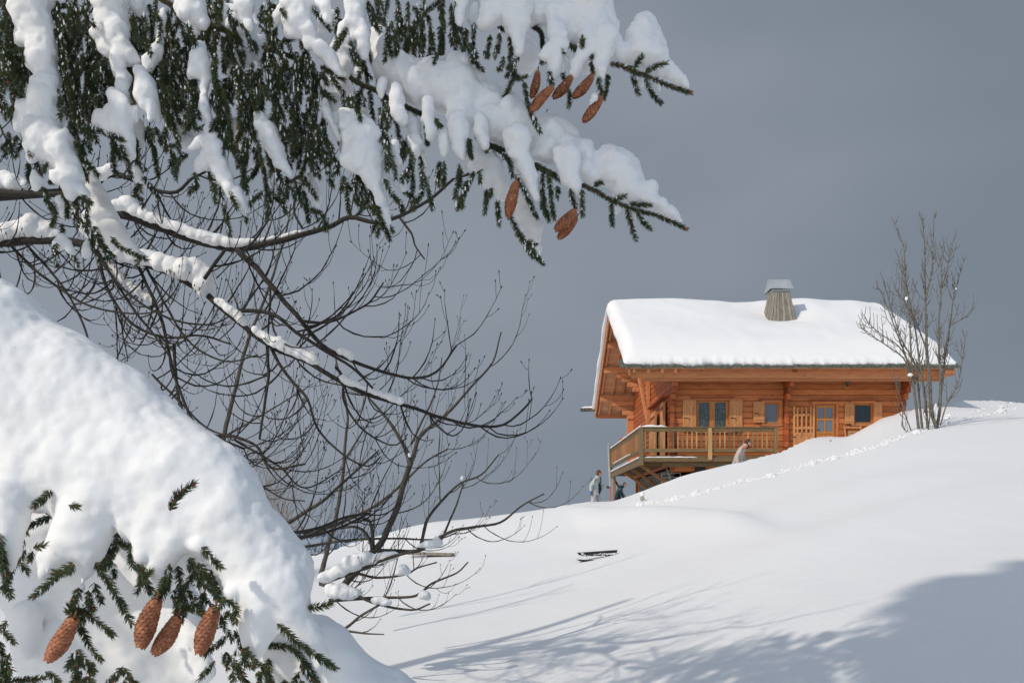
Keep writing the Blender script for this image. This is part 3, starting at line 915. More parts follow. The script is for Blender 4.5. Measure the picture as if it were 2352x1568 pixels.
# lantern on the front wall
lan = thing('wall_lantern', 'dark iron lantern hanging on the chalet wall under the eave', 'lantern')
lx, lz = 13.66, 5.78
mb = MB(); mb.tube([(lx, YF-.03, lz+.05), (lx, YF-.14, lz+.10), (lx, YF-.20, lz+.04), (lx, YF-.20, lz-.03)], .012); mb.build('bracket', M['iron'], lan)
def hexring(mb, rings):
    vv = []; n = 6
    for (z, rr) in rings:
        for k in range(n): vv.append((lx+rr*math.cos(k*math.pi/3), YF-.20+rr*math.sin(k*math.pi/3), z))
    ff = [(i*n+k, i*n+(k+1)%n, (i+1)*n+(k+1)%n, (i+1)*n+k) for i in range(len(rings)-1) for k in range(n)]
    ff += [tuple(range(n))[::-1], tuple(range((len(rings)-1)*n, len(rings)*n))]
    mb.add(vv, ff)
mb = MB(); hexring(mb, [(lz-.08, .135), (lz-.03, .06), (lz-.0, .02)]); mb.build('cap', M['iron'], lan)
mb = MB(); hexring(mb, [(lz-.28, .055), (lz-.083, .10)]); mb.build('glass', mat_plain('green_glass', (.05, .08, .06), .3), lan)
mb = MB(); hexring(mb, [(lz-.31, .05), (lz-.283, .065)]); mb.build('base', M['iron'], lan)

# folded wooden chair leaning at the wall, half buried
fc = thing('folding_chair', 'pale wooden folding chair with green seat leaning on the wall by the right window', 'chair')
cx0, cx1 = 13.56, 14.22
mb = MB(); mb.bar((cx0+.03, YF-.35, 2.9), (cx0, YF-.12, 3.86), .045, .045); mb.build('leg', M['pale'], fc)
mb = MB(); mb.bar((cx1-.03, YF-.35, 2.9), (cx1, YF-.12, 3.86), .045, .045); mb.build('leg', M['pale'], fc)
mb = MB(); mb.box(cx0+.02, cx1-.02, YF-.16, YF-.13, 3.76, 3.82); mb.build('crossbar', M['pale'], fc)
mb = MB(); mb.bar((cx0+.12, YF-.36, 2.95), (cx0+.12, YF-.22, 3.60), .04, .05); mb.bar((cx1-.12, YF-.36, 2.95), (cx1-.12, YF-.22, 3.60), .04, .05); mb.box(cx0+.1, cx1-.1, YF-.24, YF-.2, 3.56, 3.64); mb.build('seat_frame', M['tan'], fc)
mb = MB(); mb.bar(((cx0+cx1)/2, YF-.33, 3.0), ((cx0+cx1)/2, YF-.245, 3.52), .38, .015, up=(0,1,0)); mb.build('seat', mat_plain('pale_green_canvas', (.30,.38,.26), .8), fc)

# clutter under the balcony
dr_ = thing('drying_rack', 'white wire drying rack folded under the balcony', 'drying rack')
mb = MB()
for k in range(5): mb.tube([(6.35, 35.2, 1.30+k*.17), (7.1, 35.0, 1.33+k*.17)], .012, 4)
mb.tube([(6.55, 35.15, 2.2), (6.9, 35.0, 1.1)], .014, 4); mb.tube([(6.35, 35.2, 1.3), (6.35, 35.2, 2.0)], .014, 4); mb.tube([(7.1, 35.0, 1.33), (7.1, 35.0, 2.0)], .014, 4)
mb.build('frame', M['white_metal'], dr_)
tb = thing('snowy_table', 'weathered plank table dusted with snow behind the child', 'table')
mb = MB(); mb.add([(5.9,36.6,.72),(7.4,36.4,1.15),(7.4,37.4,1.25),(5.9,37.6,.80),(5.9,36.6,.78),(7.4,36.4,1.21),(7.4,37.4,1.31),(5.9,37.6,.86)],[(0,3,2,1),(4,5,6,7),(0,1,5,4),(1,2,6,5),(2,3,7,6),(3,0,4,7)]); mb.build('table_top', M['grey_wood'], tb)
mb = MB(); mb.box(6.05, 6.13, 36.7, 36.78, 0, .75); mb.build('leg', M['grey_wood'], tb)
mb = MB(); mb.box(7.2, 7.28, 36.7, 36.78, 0, 1.1); mb.build('leg', M['grey_wood'], tb)

# ------------------------------------------------------------------ snow lying on the roof and rails
def roof_snow():
    nx, ny = 170, 110
    x0, x1, y0, y1 = XVL-.16, XVR+.12, YE0-.10, YE1+.02
    top = np.zeros((ny, nx, 3)); bot = np.zeros((ny, nx, 3))
    for j in range(ny):
        v = j/(ny-1)
        Y = y0 + (y1-y0)*v
        for i in range(nx):
            u = i/(nx-1)
            X = x0 + (x1-x0)*u
            d = abs(Y-YR)
            rz = ZR - (math.sqrt(d*d + .30**2) - .30) * SL - .02   # ridge softened
            base = ZR - d*SL + .005
            ed = min((y1-Y)/.6, 1); eo = min((Y-y0)/1.3, 1)
            ex = min((X-x0)/.38, (x1-X)/.55, 1)
            th = .50*(.16+.84*(1-(1-eo)**2))*math.sqrt(max(0, 1-(1-ed)**2.2))*min(1, .5+(Y-y0)/.15)*math.sqrt(max(0, 1-(1-ex)**2.4))
            th *= 1 + .10*mnoise.noise(Vector((X*.45, Y*.45, 2))) + .05*mnoise.noise(Vector((X*1.3, Y*1.3, 7)))
            th += .06*math.exp(-((X-7.2)/2.6)**2)*ex*ed
            if Y < YR: th += .05*math.sin(min(1,(Y-y0)/3.4)*math.pi)*ex
            # scoop around the chimney and drift beside it
            q = ((X-cxm)/1.35)**2 + ((Y-cym+.15)/1.15)**2
            th -= .34*math.exp(-q*1.1)
            th += .14*math.exp(-((X-cxm-1.75)/.8)**2 - ((Y-cym-1.0)/1.4)**2)
            # gentle dip in the ridge left of the chimney
            th -= .10*math.exp(-((X-10.6)/1.1)**2)*math.exp(-((Y-YR)/2)**2)
            th = max(.03, th)
            # right-hand end slumps down towards the eave
            zt = max(rz, base-.02) + th
            if X > XVR-1.6:
                k = (X-(XVR-1.6))/1.7
                zt -= .22*k*k*ex
            # ragged lower edge
            fe = max(0, 1-(Y-y0)/.45)
            jag = .05*mnoise.noise(Vector((X*1.1, .5, 1)))
            jg2 = .05*mnoise.noise(Vector((X*4.5, .5, 5))) + .035*mnoise.noise(Vector((X*13, .5, 9)))
            push = (.10 + jag)*fe*fe + jg2*fe**9
            bul = 0
            if i < 3: bul = -.10*(1-i/3)*(.5+.9*mnoise.noise(Vector((0, Y*.9, 8))))
            top[j,i] = (X+bul, Y + push, max(zt, base+.02) + push*.577)
            bot[j,i] = (X+bul*.6, Y + push, base + push*.577 - .0)
    V = np.vstack([top.reshape(-1,3), bot.reshape(-1,3)])
    I, J = np.meshgrid(np.arange(ny-1), np.arange(nx-1), indexing='ij')
    Ft = np.stack([I*nx+J, I*nx+J+1, (I+1)*nx+J+1, (I+1)*nx+J], -1).reshape(-1,4)
    N = nx*ny
    Fb = Ft[:, ::-1] + N
    s = []
    for i in range(nx-1): s += [(i, N+i, N+i+1, i+1), ((ny-1)*nx+i, (ny-1)*nx+i+1, N+(ny-1)*nx+i+1, N+(ny-1)*nx+i)]
    for j in range(ny-1): s += [(j*nx, (j+1)*nx, N+(j+1)*nx, N+j*nx), (j*nx+nx-1, N+j*nx+nx-1, N+(j+1)*nx+nx-1, (j+1)*nx+nx-1)]
    o = link('roof_snow', mesh_np('roof_snow', V, [Ft, Fb, np.array(s)], mats=[M['snow_roof']]))
    tag(o, 'thick smooth blanket of snow on the chalet roof', 'snow')
roof_snow()

def snow_strip(pts, w, h, name, label, seed=0):
    """lumpy ridge of snow along pts, w wide, h high"""
    path = smooth_path(pts, .09)
    mb = MB(); n = len(path); S = 8
    vv = []
    for i, p in enumerate(path):
        t = path[min(i+1,n-1)] - path[max(i-1,0)]; t = Vector(t).normalized()
        s = t.cross(Vector((0,0,1))).normalized()
        e = min(1, i/2, (n-1-i)/2)
        k = .75 + .5*mnoise.noise(Vector((i*.33, seed, 0)))
        for q in range(S):
            a = math.pi*2*q/S
            hh = h*k*max(0, math.sin(a)); zz = hh*(.2+.8*e) - (.004 if math.sin(a) <= 0 else 0)
            vv.append(Vector(p) + s*(w/2*math.cos(a))*(.5+.5*e) + Vector((0,0,zz)))
    mb.add(vv, [(i*S+k, i*S+(k+1)%S, (i+1)*S+(k+1)%S, (i+1)*S+k) for i in range(n-1) for k in range(S)] + [tuple(range(S)), tuple(range((n-1)*S, n*S))[::-1]])
    o = mb.build(name, M['snow_roof'], smooth=True)
    tag(o, label, 'snow'); return o
snow_strip([(bx0, by1-.1, TR+.02), (bx0, 38, TR+.02), (bx0, by0+.1, TR+.02)], .12, .10, 'rail_snow', 'ridge of snow on the receding left handrail of the balcony', 1)
snow_strip([(bx0-.02, by0, TR+.022), (bx0+.5, by0, TR+.022), (bx0+1.0, by0, TR+.022)], .13, .10, 'rail_snow', 'wedge of snow on the handrail at the balcony corner', 2)
snow_strip([(bx0-.06, by1-.3, 2.50), (bx0-.06, 38, 2.50), (bx0-.06, by0+.1, 2.50)], .10, .08, 'rail_snow', 'snow line along the left edge beam of the balcony floor', 3)
snow_strip([(bx0+.1, by0-.01, 2.505), (bx0+1.2, by0-.01, 2.505), (bx0+2.2, by0-.01, 2.505)], .08, .05, 'rail_snow', 'thin snow on the front edge of the balcony floor', 4)
snow_strip([(bx0-.02, 42, 2.862), (bx0-.02, 39, 2.862), (bx0-.02, 36, 2.862)], .07, .06, 'rail_snow', 'snow on the lower rail of the left balustrade', 5)
snow_strip([(XVL-.83, YE1-.05, 6.20), (XVL-.4, YE1-.05, 6.20), (XVL+.05, YE1-.05, 6.20)], .18, .13, 'gutter_snow', 'pad of snow on the board end jutting from the far eave', 6)

# ------------------------------------------------------------------ small things in the snow
def stake(name, label, x, y, d, w, h, tilt, capped):
    t = thing(name, label, 'stake')
    X, Y, Z = P(x, y, d)
    mb = MB(); mb.bar((X, Y, Z-.3), (X+tilt, Y, Z+h), w, w, bev=.005); mb.build('stake_body', M['stake'], t)
    return t, (X+tilt, Y, Z+h)
g = ground_hit(1479, 1150)
st, tp = stake('wooden_stake', 'short tilted wooden stake with a snow cap beside the footprints', 1479, 1150, float(g[1]) if g is not None else 22, .10, .10, -.04, True)
def blob(name, label, c, r, seed=0, mat='snow_roof'):
    import bmesh
    bm = bmesh.new(); bmesh.ops.create_icosphere(bm, subdivisions=3, radius=1)
    for v in bm.verts:
        k = 1 + .22*mnoise.noise(v.co*1.6 + Vector((seed, 0, 0)))
        v.co = Vector((c[0]+v.co.x*r[0]*k, c[1]+v.co.y*r[1]*k, c[2]+v.co.z*r[2]*k))
    me = bpy.data.meshes.new(name); bm.to_mesh(me); bm.free(); me.materials.append(M[mat])
    me.polygons.foreach_set('use_smooth', [True]*len(me.polygons))
    o = link(name, me); tag(o, label, 'snow'); return o
blob('snow_lump', 'snow cap on the tilted stake beside the footprints', (tp[0], tp[1], tp[2]+.06), (.055, .055, .06), 3)
g = ground_hit(1906, 1014)
stake('wooden_peg', 'tiny dark peg poking out of the snow below the glazed door', 1907, 1014, float(g[1])-.02 if g is not None else 31, .055, .06, .01, False)

pole = thing('marker_pole', 'thin pale pole standing in the snow beside the woman', 'pole')
a, b = P(1403, 1156, 27.2), P(1397, 1019, 27.2)
mb = MB(); mb.tube([a-np.array([0,0,.25]), a*.72+b*.28], .020, 7); mb.build('lower_pole', M['log_y'], pole)
mb = MB(); mb.tube([a*.72+b*.28, a*.3+b*.7, b], [.034, .032, .028], 8); mb.build('upper_pole', M['stake'], pole)
mb = MB(); mb.box(b[0]-.035, b[0]+.035, b[1]-.03, b[1]+.03, b[2]-.01, b[2]+.03); mb.build('pole_cap', M['stake'], pole)

# planks half buried on the face of the knoll
def trough():
    t = thing('buried_trough', 'dark wooden trough edge showing through the snow below the knoll', 'trough')
    g0 = ground_hit(1372, 1283)
    X, Y, Z = g0
    # curved dark board with snow behind
    mb = MB()
    n = 12; vv = []
    for i in range(n+1):
        u = i/n*2-1
        x = X + u*.29; z = Z - .035*(1-u*u) + u*.018 + .01
        y = Y - .05*(1-u*u) - .02
        hh = .042*(1-u*u)**.5 + .004
        vv += [(x, y, z-hh*.5), (x, y, z+hh*.35), (x, y+.06, z+hh*.35), (x, y+.06, z-hh*.5)]
    mb.add(vv, [(i*4+k, i*4+(k+1)%4, (i+1)*4+(k+1)%4, (i+1)*4+k) for i in range(n) for k in range(4)])
    mb.build('front_board', M['hole'], t)
    mb = MB(); mb.add([(X-.26, Y+.04, Z+.065), (X+.28, Y+.04, Z+.10), (X+.30, Y+.10, Z+.125), (X-.28, Y+.10, Z+.085), (X-.26, Y+.04, Z+.05), (X+.28, Y+.04, Z+.085)],
                      [(0,1,2,3),(4,5,1,0)])
    mb.box(X-.22, X+.22, Y+.0, Y+.04, Z+.045, Z+.062)
    mb.build('back_board', M['hole'], t)
    rk = random.Random(4); ms = MB()
    for k in range(46):
        q = rk.uniform(.006, .02); ms.box(X-.24+rk.random()*.50, X-.24+rk.random()*.50, Y-.01, Y+.03, Z+.03, Z+.06) if False else None
        c = (X-.25+rk.random()*.52, Y-.02+rk.random()*.04, Z+.03+rk.random()*.05)
        ms.add([(c[0]-q,c[1],c[2]),(c[0]+q,c[1],c[2]-q*.4),(c[0],c[1]-q,c[2]),(c[0],c[1]+q,c[2]),(c[0],c[1],c[2]+q*.6),(c[0],c[1],c[2]-q*.6)],[(0,2,4),(2,1,4),(1,3,4),(3,0,4),(2,0,5),(1,2,5),(3,1,5),(0,3,5)])
    o = ms.build('snow_crumbs', M['snow_roof']); tag(o, 'crumbs of snow over the dark trough edge', kind='stuff')
trough()
def beam_stub():
    t = thing('buried_beam', 'end of a timber beam sticking out of the snow beneath the grey tree', 'beam')
    a = ground_hit(1034, 1275)
    X, Y, Z = a
    mb = MB(); mb.bar((X-.75, Y+.25, Z+.03), (X+.06, Y-.12, Z+.02), .12, .05, bev=.01); mb.build('beam_end', M['grey_wood'], t)
    mb = MB(); mb.bar((X-.40, Y+.15, Z-.01), (X+.05, Y-.04, Z-.03), .06, .07, bev=.01); mb.build('painted_hollow_shade', M['hole'], t)  # near-black bar standing in for the shaded hollow below the beam
beam_stub()

def clods():
    """crumbled snow thrown up along the footprints climbing the slope"""
    import bmesh
    bm = bmesh.new(); bmesh.ops.create_icosphere(bm, subdivisions=2, radius=1)
    bv = np.array([v.co[:] for v in bm.verts]); bf = np.array([[v.index for v in f.verts] for f in bm.faces]); bm.free()
    tr = [(1462,1160),(1485,1155),(1520,1152),(1560,1141),(1600,1135),(1650,1121),(1700,1106),(1745,1098),(1790,1086),(1830,1073),(1880,1060),(1930,1049),(1975,1036),(2020,1024),(2060,1009),(2100,995),(2150,978),(2200,966),(2250,955),(2300,945),(2360,934)]
    path = smooth_path(np.array([(a, b, 0) for a, b in tr], float), 2.2)
    r = np.random.default_rng(4)
    V, Fc, o = [], [], 0
    for i, p in enumerate(path):
        clump = .35 + 1.1*max(0, mnoise.noise(Vector((i*.085, 0, 3)))) * 2
        for k in range(2 if clump < .9 else 6):
            x = p[0] + r.normal(0, 1.6); y = p[1] + r.normal(0, 1.4 + 1.2*clump)
            if x > 2140:
                y += r.choice([0, -14])
                if r.random() < .5: continue
            g = ground_hit(x, y)
            if g is None: continue
            s = r.uniform(.012, .04) * (.7+.6*clump) * g[1]/28
            h = s*r.uniform(.4, 1.1)
            vv = bv * np.array([s*r.uniform(.9,2.4), s*r.uniform(.8, 1.4), h]) * (1 + .35*r.normal(0, 1, (len(bv), 1)).clip(-1, 1))
            V.append(vv + g + np.array([0, 0, h*.3])); Fc.append(bf + o); o += len(bv)
    ob = link('snow_clods', mesh_np('snow_clods', np.vstack(V), [np.vstack(Fc)], mats=[M['snow_ground']], smooth=True))
    tag(ob, 'crumbled clods of snow along the footprint track climbing right', kind='stuff')
clods()
# ------------------------------------------------------------------ snow lumps built from chains of blobs
import bmesh
_bm = bmesh.new(); bmesh.ops.create_icosphere(_bm, subdivisions=2, radius=1)
ICO_V = np.array([v.co[:] for v in _bm.verts]); ICO_F = np.array([[v.index for v in f.verts] for f in _bm.faces]); _bm.free()
_bm = bmesh.new(); bmesh.ops.create_icosphere(_bm, subdivisions=1, radius=1)
ICO1_V = np.array([v.co[:] for v in _bm.verts]); ICO1_F = np.array([[v.index for v in f.verts] for f in _bm.faces]); _bm.free()
tex1 = bpy.data.textures.new('lumps_large', 'CLOUDS'); tex1.noise_scale = .11; tex1.noise_depth = 2
tex3 = bpy.data.textures.new('lumps_mid', 'MUSGRAVE'); tex3.noise_scale = .06; tex3.octaves = 3
tex2 = bpy.data.textures.new('lumps_small', 'CLOUDS'); tex2.noise_scale = .028; tex2.noise_depth = 3

def snow_mass(name, label, chains, d0, voxel, mat, seed=0, disp=(.03, .010), thick=.8, group=None, coarse=None, iters=5, sat=2, grow=.004, jit=1.0, link_up=False, mid=0.0):
    """chains: [tile, dz, [(x,y,r),...]]; the blobs sit at distance d0+dz and have real depth"""
    r = np.random.default_rng(seed)
    V, Fc, o = [], [], 0
    if coarse:
        tmp = snow_mass('tmp', 'tmp', coarse[0], d0, coarse[1], mat, seed+50, disp=(.0, .0), thick=thick, iters=coarse[2], sat=0, grow=coarse[1]*.8, jit=.25, coarse=coarse[3] if len(coarse) > 3 else None)
        tv = np.array([v.co[:] for v in tmp.data.vertices]); tf = [tuple(p.vertices) for p in tmp.data.polygons]
        tq = np.array([f for f in tf if len(f) == 4]); tt = [f for f in tf if len(f) == 3]
        V.append(tv); Fc.append(np.vstack([tq[:, [0,1,2]], tq[:, [0,2,3]]] + ([np.array(tt)] if tt else []))); o = len(tv)
        bpy.data.objects.remove(tmp)
    for ch in chains:
        tile, dz, pts = ch
        if link_up and dz <= .08 and max(q[2] for q in pts) < 88:
            pts = [(pts[0][0], pts[0][1]-1.9*pts[0][2], pts[0][2]*.95)] + list(pts)
        s = TILE[tile][2]
        W = []
        for (x, y, rr) in pts:
            d = d0 + dz
            p = TP(tile, x, y, d)
            W.append((*p, rr*s/F*d))
        W = np.array(W, float)
        if len(W) > 1:
            out = [W[0]]
            for a, b in zip(W[:-1], W[1:]):
                L = np.linalg.norm((b-a)[:3]); n = max(1, int(L/(min(a[3], b[3])*.5 + 1e-4)))
                for k in range(1, n+1): out.append(a + (b-a)*k/n)
            W = np.array(out)
        for w in W:
            R = w[3]
            c = w[:3] + np.array([r.normal(0, R*.10*jit), r.normal(0, R*.25*jit), r.normal(0, R*.10*jit)])
            sc = np.array([R*(1+r.uniform(-.1, .08)*jit), R*thick*(1+r.uniform(-.2, .2)*jit), R*(1+r.uniform(-.1, .1)*jit)])
            V.append(ICO_V*sc + c); Fc.append(ICO_F + o); o += len(ICO_V)
            if R > .02:
                for k in range(sat):
                    a = r.uniform(0, 6.28); rs = R*r.uniform(.25, .5)
                    c2 = c + np.array([math.cos(a)*R*.75, r.uniform(-.7, .2)*R*thick, math.sin(a)*R*.75])
                    V.append(ICO_V*rs + c2); Fc.append(ICO_F + o); o += len(ICO_V)
    o = link(name, mesh_np(name, np.vstack(V), [np.vstack(Fc)], mats=[mat]))
    m = o.modifiers.new('r', 'REMESH'); m.mode = 'VOXEL'; m.voxel_size = voxel; m.use_smooth_shade = True
    m = o.modifiers.new('s', 'SMOOTH'); m.factor = .5; m.iterations = iters
    m = o.modifiers.new('f', 'DISPLACE'); m.strength = grow; m.mid_level = 0
    m = o.modifiers.new('d', 'DISPLACE'); m.texture = tex1; m.strength = disp[0]; m.mid_level = .5; m.texture_coords = 'GLOBAL'
    m = o.modifiers.new('e', 'DISPLACE'); m.texture = tex2; m.strength = disp[1]; m.mid_level = .5; m.texture_coords = 'GLOBAL'
    if mid:
        m = o.modifiers.new('g', 'DISPLACE'); m.texture = tex3; m.strength = mid; m.mid_level = .5; m.texture_coords = 'GLOBAL'
    bake(o)
    o.data.polygons.foreach_set('use_smooth', [True]*len(o.data.polygons))
    o.data.materials.clear(); o.data.materials.append(mat)
    tag(o, label, 'snow', group)
    return o

UD = 3.0   # distance of the hanging boughs
LD = 2.0   # distance of the low bough
S_T1 = [
 ['T1', 0, [(350,-60,165),(350,120,175),(360,300,180),(440,450,125),(435,600,140),(455,760,115),(460,920,130),(440,1060,165),(480,1200,170),(480,1340,205),(470,1440,190)]],
 ['T1', 0, [(260,330,100),(200,410,55)]], ['T1', .02, [(270,1060,70),(200,1190,60),(170,1260,45)]],
 ['T4', 0, [(380,120,100),(330,230,50),(300,290,26)]],
 ['T4', 0, [(600,100,130),(640,250,115),(680,400,115),(715,500,95),(690,590,60),(710,660,34)]], ['T4', 0, [(560,430,75),(515,450,42)]],
 ['T4', 0, [(770,540,60),(820,590,40),(860,630,24)]], ['T4', .04, [(375,460,56),(365,530,46),(335,570,18)]],
 ['T4', .05, [(580,660,46),(630,760,38),(630,850,22)]], ['T4', .05, [(700,740,25),(750,820,24),(790,900,16)]],
 ['T4', .06, [(610,1060,50),(590,1120,50),(590,1180,20)]], ['T4', .06, [(650,1100,48),(700,1170,34),(735,1215,15)]], ['T4', .08, [(880,1100,30),(870,1170,48),(850,1220,26)]],
]
S_T1b = [
 ['T1', .05, [(1100,-50,150),(1100,100,145),(1130,250,160),(1170,400,130),(1220,500,105),(1300,570,58),(1355,612,26)]],
 ['T1', .03, [(1160,560,66),(1170,680,66),(1205,800,70),(1235,900,60),(1280,975,36)]], ['T1', .05, [(960,340,60),(1000,430,60),(1060,520,50)]],
 ['T1', 0, [(1140,950,64),(1190,1050,100),(1230,1180,118),(1240,1310,90),(1270,1440,58),(1300,1540,36)]], ['T1', 0, [(1320,1090,45),(1330,1170,42)]],
 ['T1', 0, [(985,1150,66),(1040,1220,92),(1120,1300,76)]], ['T1', .1, [(1370,1240,55),(1385,1380,40),(1400,1450,20)]],
 ['T1', .12, [(1380,60,78),(1390,130,36)]], ['T1', .06, [(1620,100,26),(1600,250,28),(1590,380,28),(1535,530,55),(1490,640,58),(1470,700,40)]],
 ['T1', 0, [(1400,720,56),(1440,850,98),(1460,970,108),(1490,1050,76)]], ['T1', 0, [(1490,1130,46),(1490,1190,30)]], ['T1', .02, [(1560,1080,34),(1575,1200,25)]],
 ['T1', .06, [(1545,1370,26),(1540,1430,18)]],
 ['T4', .05, [(1240,250,38),(1250,330,36)]], ['T4', .1, [(1360,380,36),(1370,450,36),(1430,540,20)]],['T4', .02, [(1280,110,40),(1290,170,28),(1310,240,14)]],
]
S_T1c = [
 ['T1', 0, [(1900,-40,145),(1905,80,148),(1860,160,60)]], ['T1', 0, [(1960,130,90),(2000,210,62),(2020,265,30)]], ['T1', .03, [(1945,330,34)]],
 ['T1', 0, [(1965,450,55),(1975,560,78),(1985,680,105),(1910,740,46)]], ['T1', 0, [(2070,730,48),(2080,760,36)]],
 ['T1', 0, [(2030,770,50),(2030,930,45),(2035,1060,50),(2060,1150,36)]], ['T1', .01, [(2085,1200,34),(2100,1330,62),(2120,1460,98)]],
 ['T1', 0, [(2010,1370,38),(1945,1430,34),(1895,1480,26)]],
 ['T4', 0, [(2120,130,88),(2160,230,80),(2190,340,84),(2225,450,84)]], ['T4', 0, [(2080,220,62),(2010,290,62),(1950,370,36)]],
 ['T4', 0, [(2240,500,64),(2290,600,46),(2325,690,34)]], ['T6', 0, [(10,600,44),(40,700,42),(85,820,20)]],
 ['T1', .35, [(1840,1160,80),(1850,1280,110),(1840,1420,100)]], ['T1', .4, [(1760,950,36),(1800,1040,30)]],
]
S_T2 = [
 ['T2', 0, [(320,-20,105),(330,70,88),(355,150,58),(385,240,38),(410,310,20)]],
 ['T2', .3, [(360,300,75),(355,450,85),(355,600,72),(300,680,40)]], ['T2', .3, [(490,420,60),(490,560,50),(510,660,36)]],
 ['T2', .35, [(230,720,58)]], ['T2', .35, [(100,180,100),(260,180,120),(420,250,90)]], ['T2', .35, [(590,600,48),(600,720,42)]],
 ['T2', 0, [(900,30,112),(880,140,128),(860,240,124),(790,320,66)]], ['T2', 0, [(950,300,76),(980,400,62),(970,460,42)]],
 ['T2', 0, [(1060,440,52),(1100,500,70),(1165,570,72),(1225,650,52),(1275,730,28)]], ['T2', .03, [(720,100,55),(660,160,48),(620,240,34),(600,290,16)]],
 ['T2', 0, [(1115,20,78),(1140,120,46),(1172,220,26)]],
 ['T2', 0, [(1440,-30,95),(1430,90,105),(1430,200,90)]], ['T2', 0, [(1340,220,46),(1290,300,42),(1265,370,20)]], ['T2', 0, [(1410,300,40),(1412,370,32)]],
 ['T2', 0, [(1505,240,58),(1520,380,64),(1522,490,60),(1520,560,38)]],
 ['T2', .30, [(1180,220,110),(1150,380,90)]], ['T2', .28, [(1340,470,110),(1320,620,92),(1290,780,100),(1260,920,84),(1230,1040,50)]],
 ['T2', .04, [(1110,820,34),(1180,870,54)]], ['T2', .04, [(1130,1000,30),(1150,1120,48),(1205,1210,36),(1240,1300,36),(1280,1385,18)]],
 ['T2', .1, [(1460,720,56),(1470,760,40)]], ['T2', .3, [(1360,900,60)]], ['T2', .35,[(760,1350,80),(770,1480,90)]],
 ['T2', .02, [(470,1140,48),(530,1230,66),(580,1370,110),(650,1480,90)]], ['T6', .02, [(260,30,72),(290,90,82),(390,180,72),(430,290,76),(495,360,54),(535,435,26)]],
 ['T6', .2, [(730,450,36),(770,560,36),(795,680,30),(830,740,12)]], ['T6', .25, [(180,330,40),(300,300,45)]], ['T6', .3, [(500,100,60),(520,200,50)]],
 ['T2', .25, [(250,1200,40),(290,1350,50),(330,1480,45)]],
]
S_T3 = [
 ['T3', 0, [(420,-40,140),(410,100,118),(360,200,78)]], ['T3', 0, [(600,0,160),(600,130,130),(620,260,86),(620,370,52),(632,470,26)]],
 ['T3', .05, [(820,-20,150),(820,110,95)]], ['T3', .05, [(1000,-20,180),(1060,140,165),(1110,270,110)]],
 ['T3', 0, [(930,190,56),(980,290,76),(1000,400,66),(920,460,66),(850,510,30)]], ['T3', 0, [(960,520,52),(945,620,40),(935,710,22)]], ['T3', .03, [(1010,570,28),(1030,630,18)]],
 ['T3', .05, [(1260,40,200),(1300,190,175),(1370,320,140)]], ['T3', 0, [(1250,430,76),(1180,520,50),(1140,610,46),(1138,690,32)]],
 ['T3', 0, [(1410,330,90),(1400,450,60),(1370,570,58),(1370,640,48),(1390,705,20)]], ['T3', .05, [(1470,330,58),(1500,430,60)]],
 ['T3', .05, [(1745,215,80),(1740,330,130),(1760,440,140),(1650,470,84),(1560,475,58)]], ['T3', .05, [(1850,520,120),(1950,620,76),(2040,680,60),(2110,745,30),(2150,785,12)]],
 ['T3', .3, [(720,400,76),(735,540,78),(700,640,52)]], ['T3', .1, [(855,800,28)]], ['T3', .1, [(1720,730,24),(1735,770,16)]], ['T3', .1, [(1870,760,20),(1890,810,14)]],
 ['T3', 0, [(120,-10,56),(112,110,40),(115,220,28)]], ['T3', .15, [(1230,620,34)]], ['T3', -.05, [(1305,890,20),(1270,920,14)]], ['T3', .2, [(1080,520,40)]], ['T3', .25, [(240,60,50),(230,180,50)]],
]
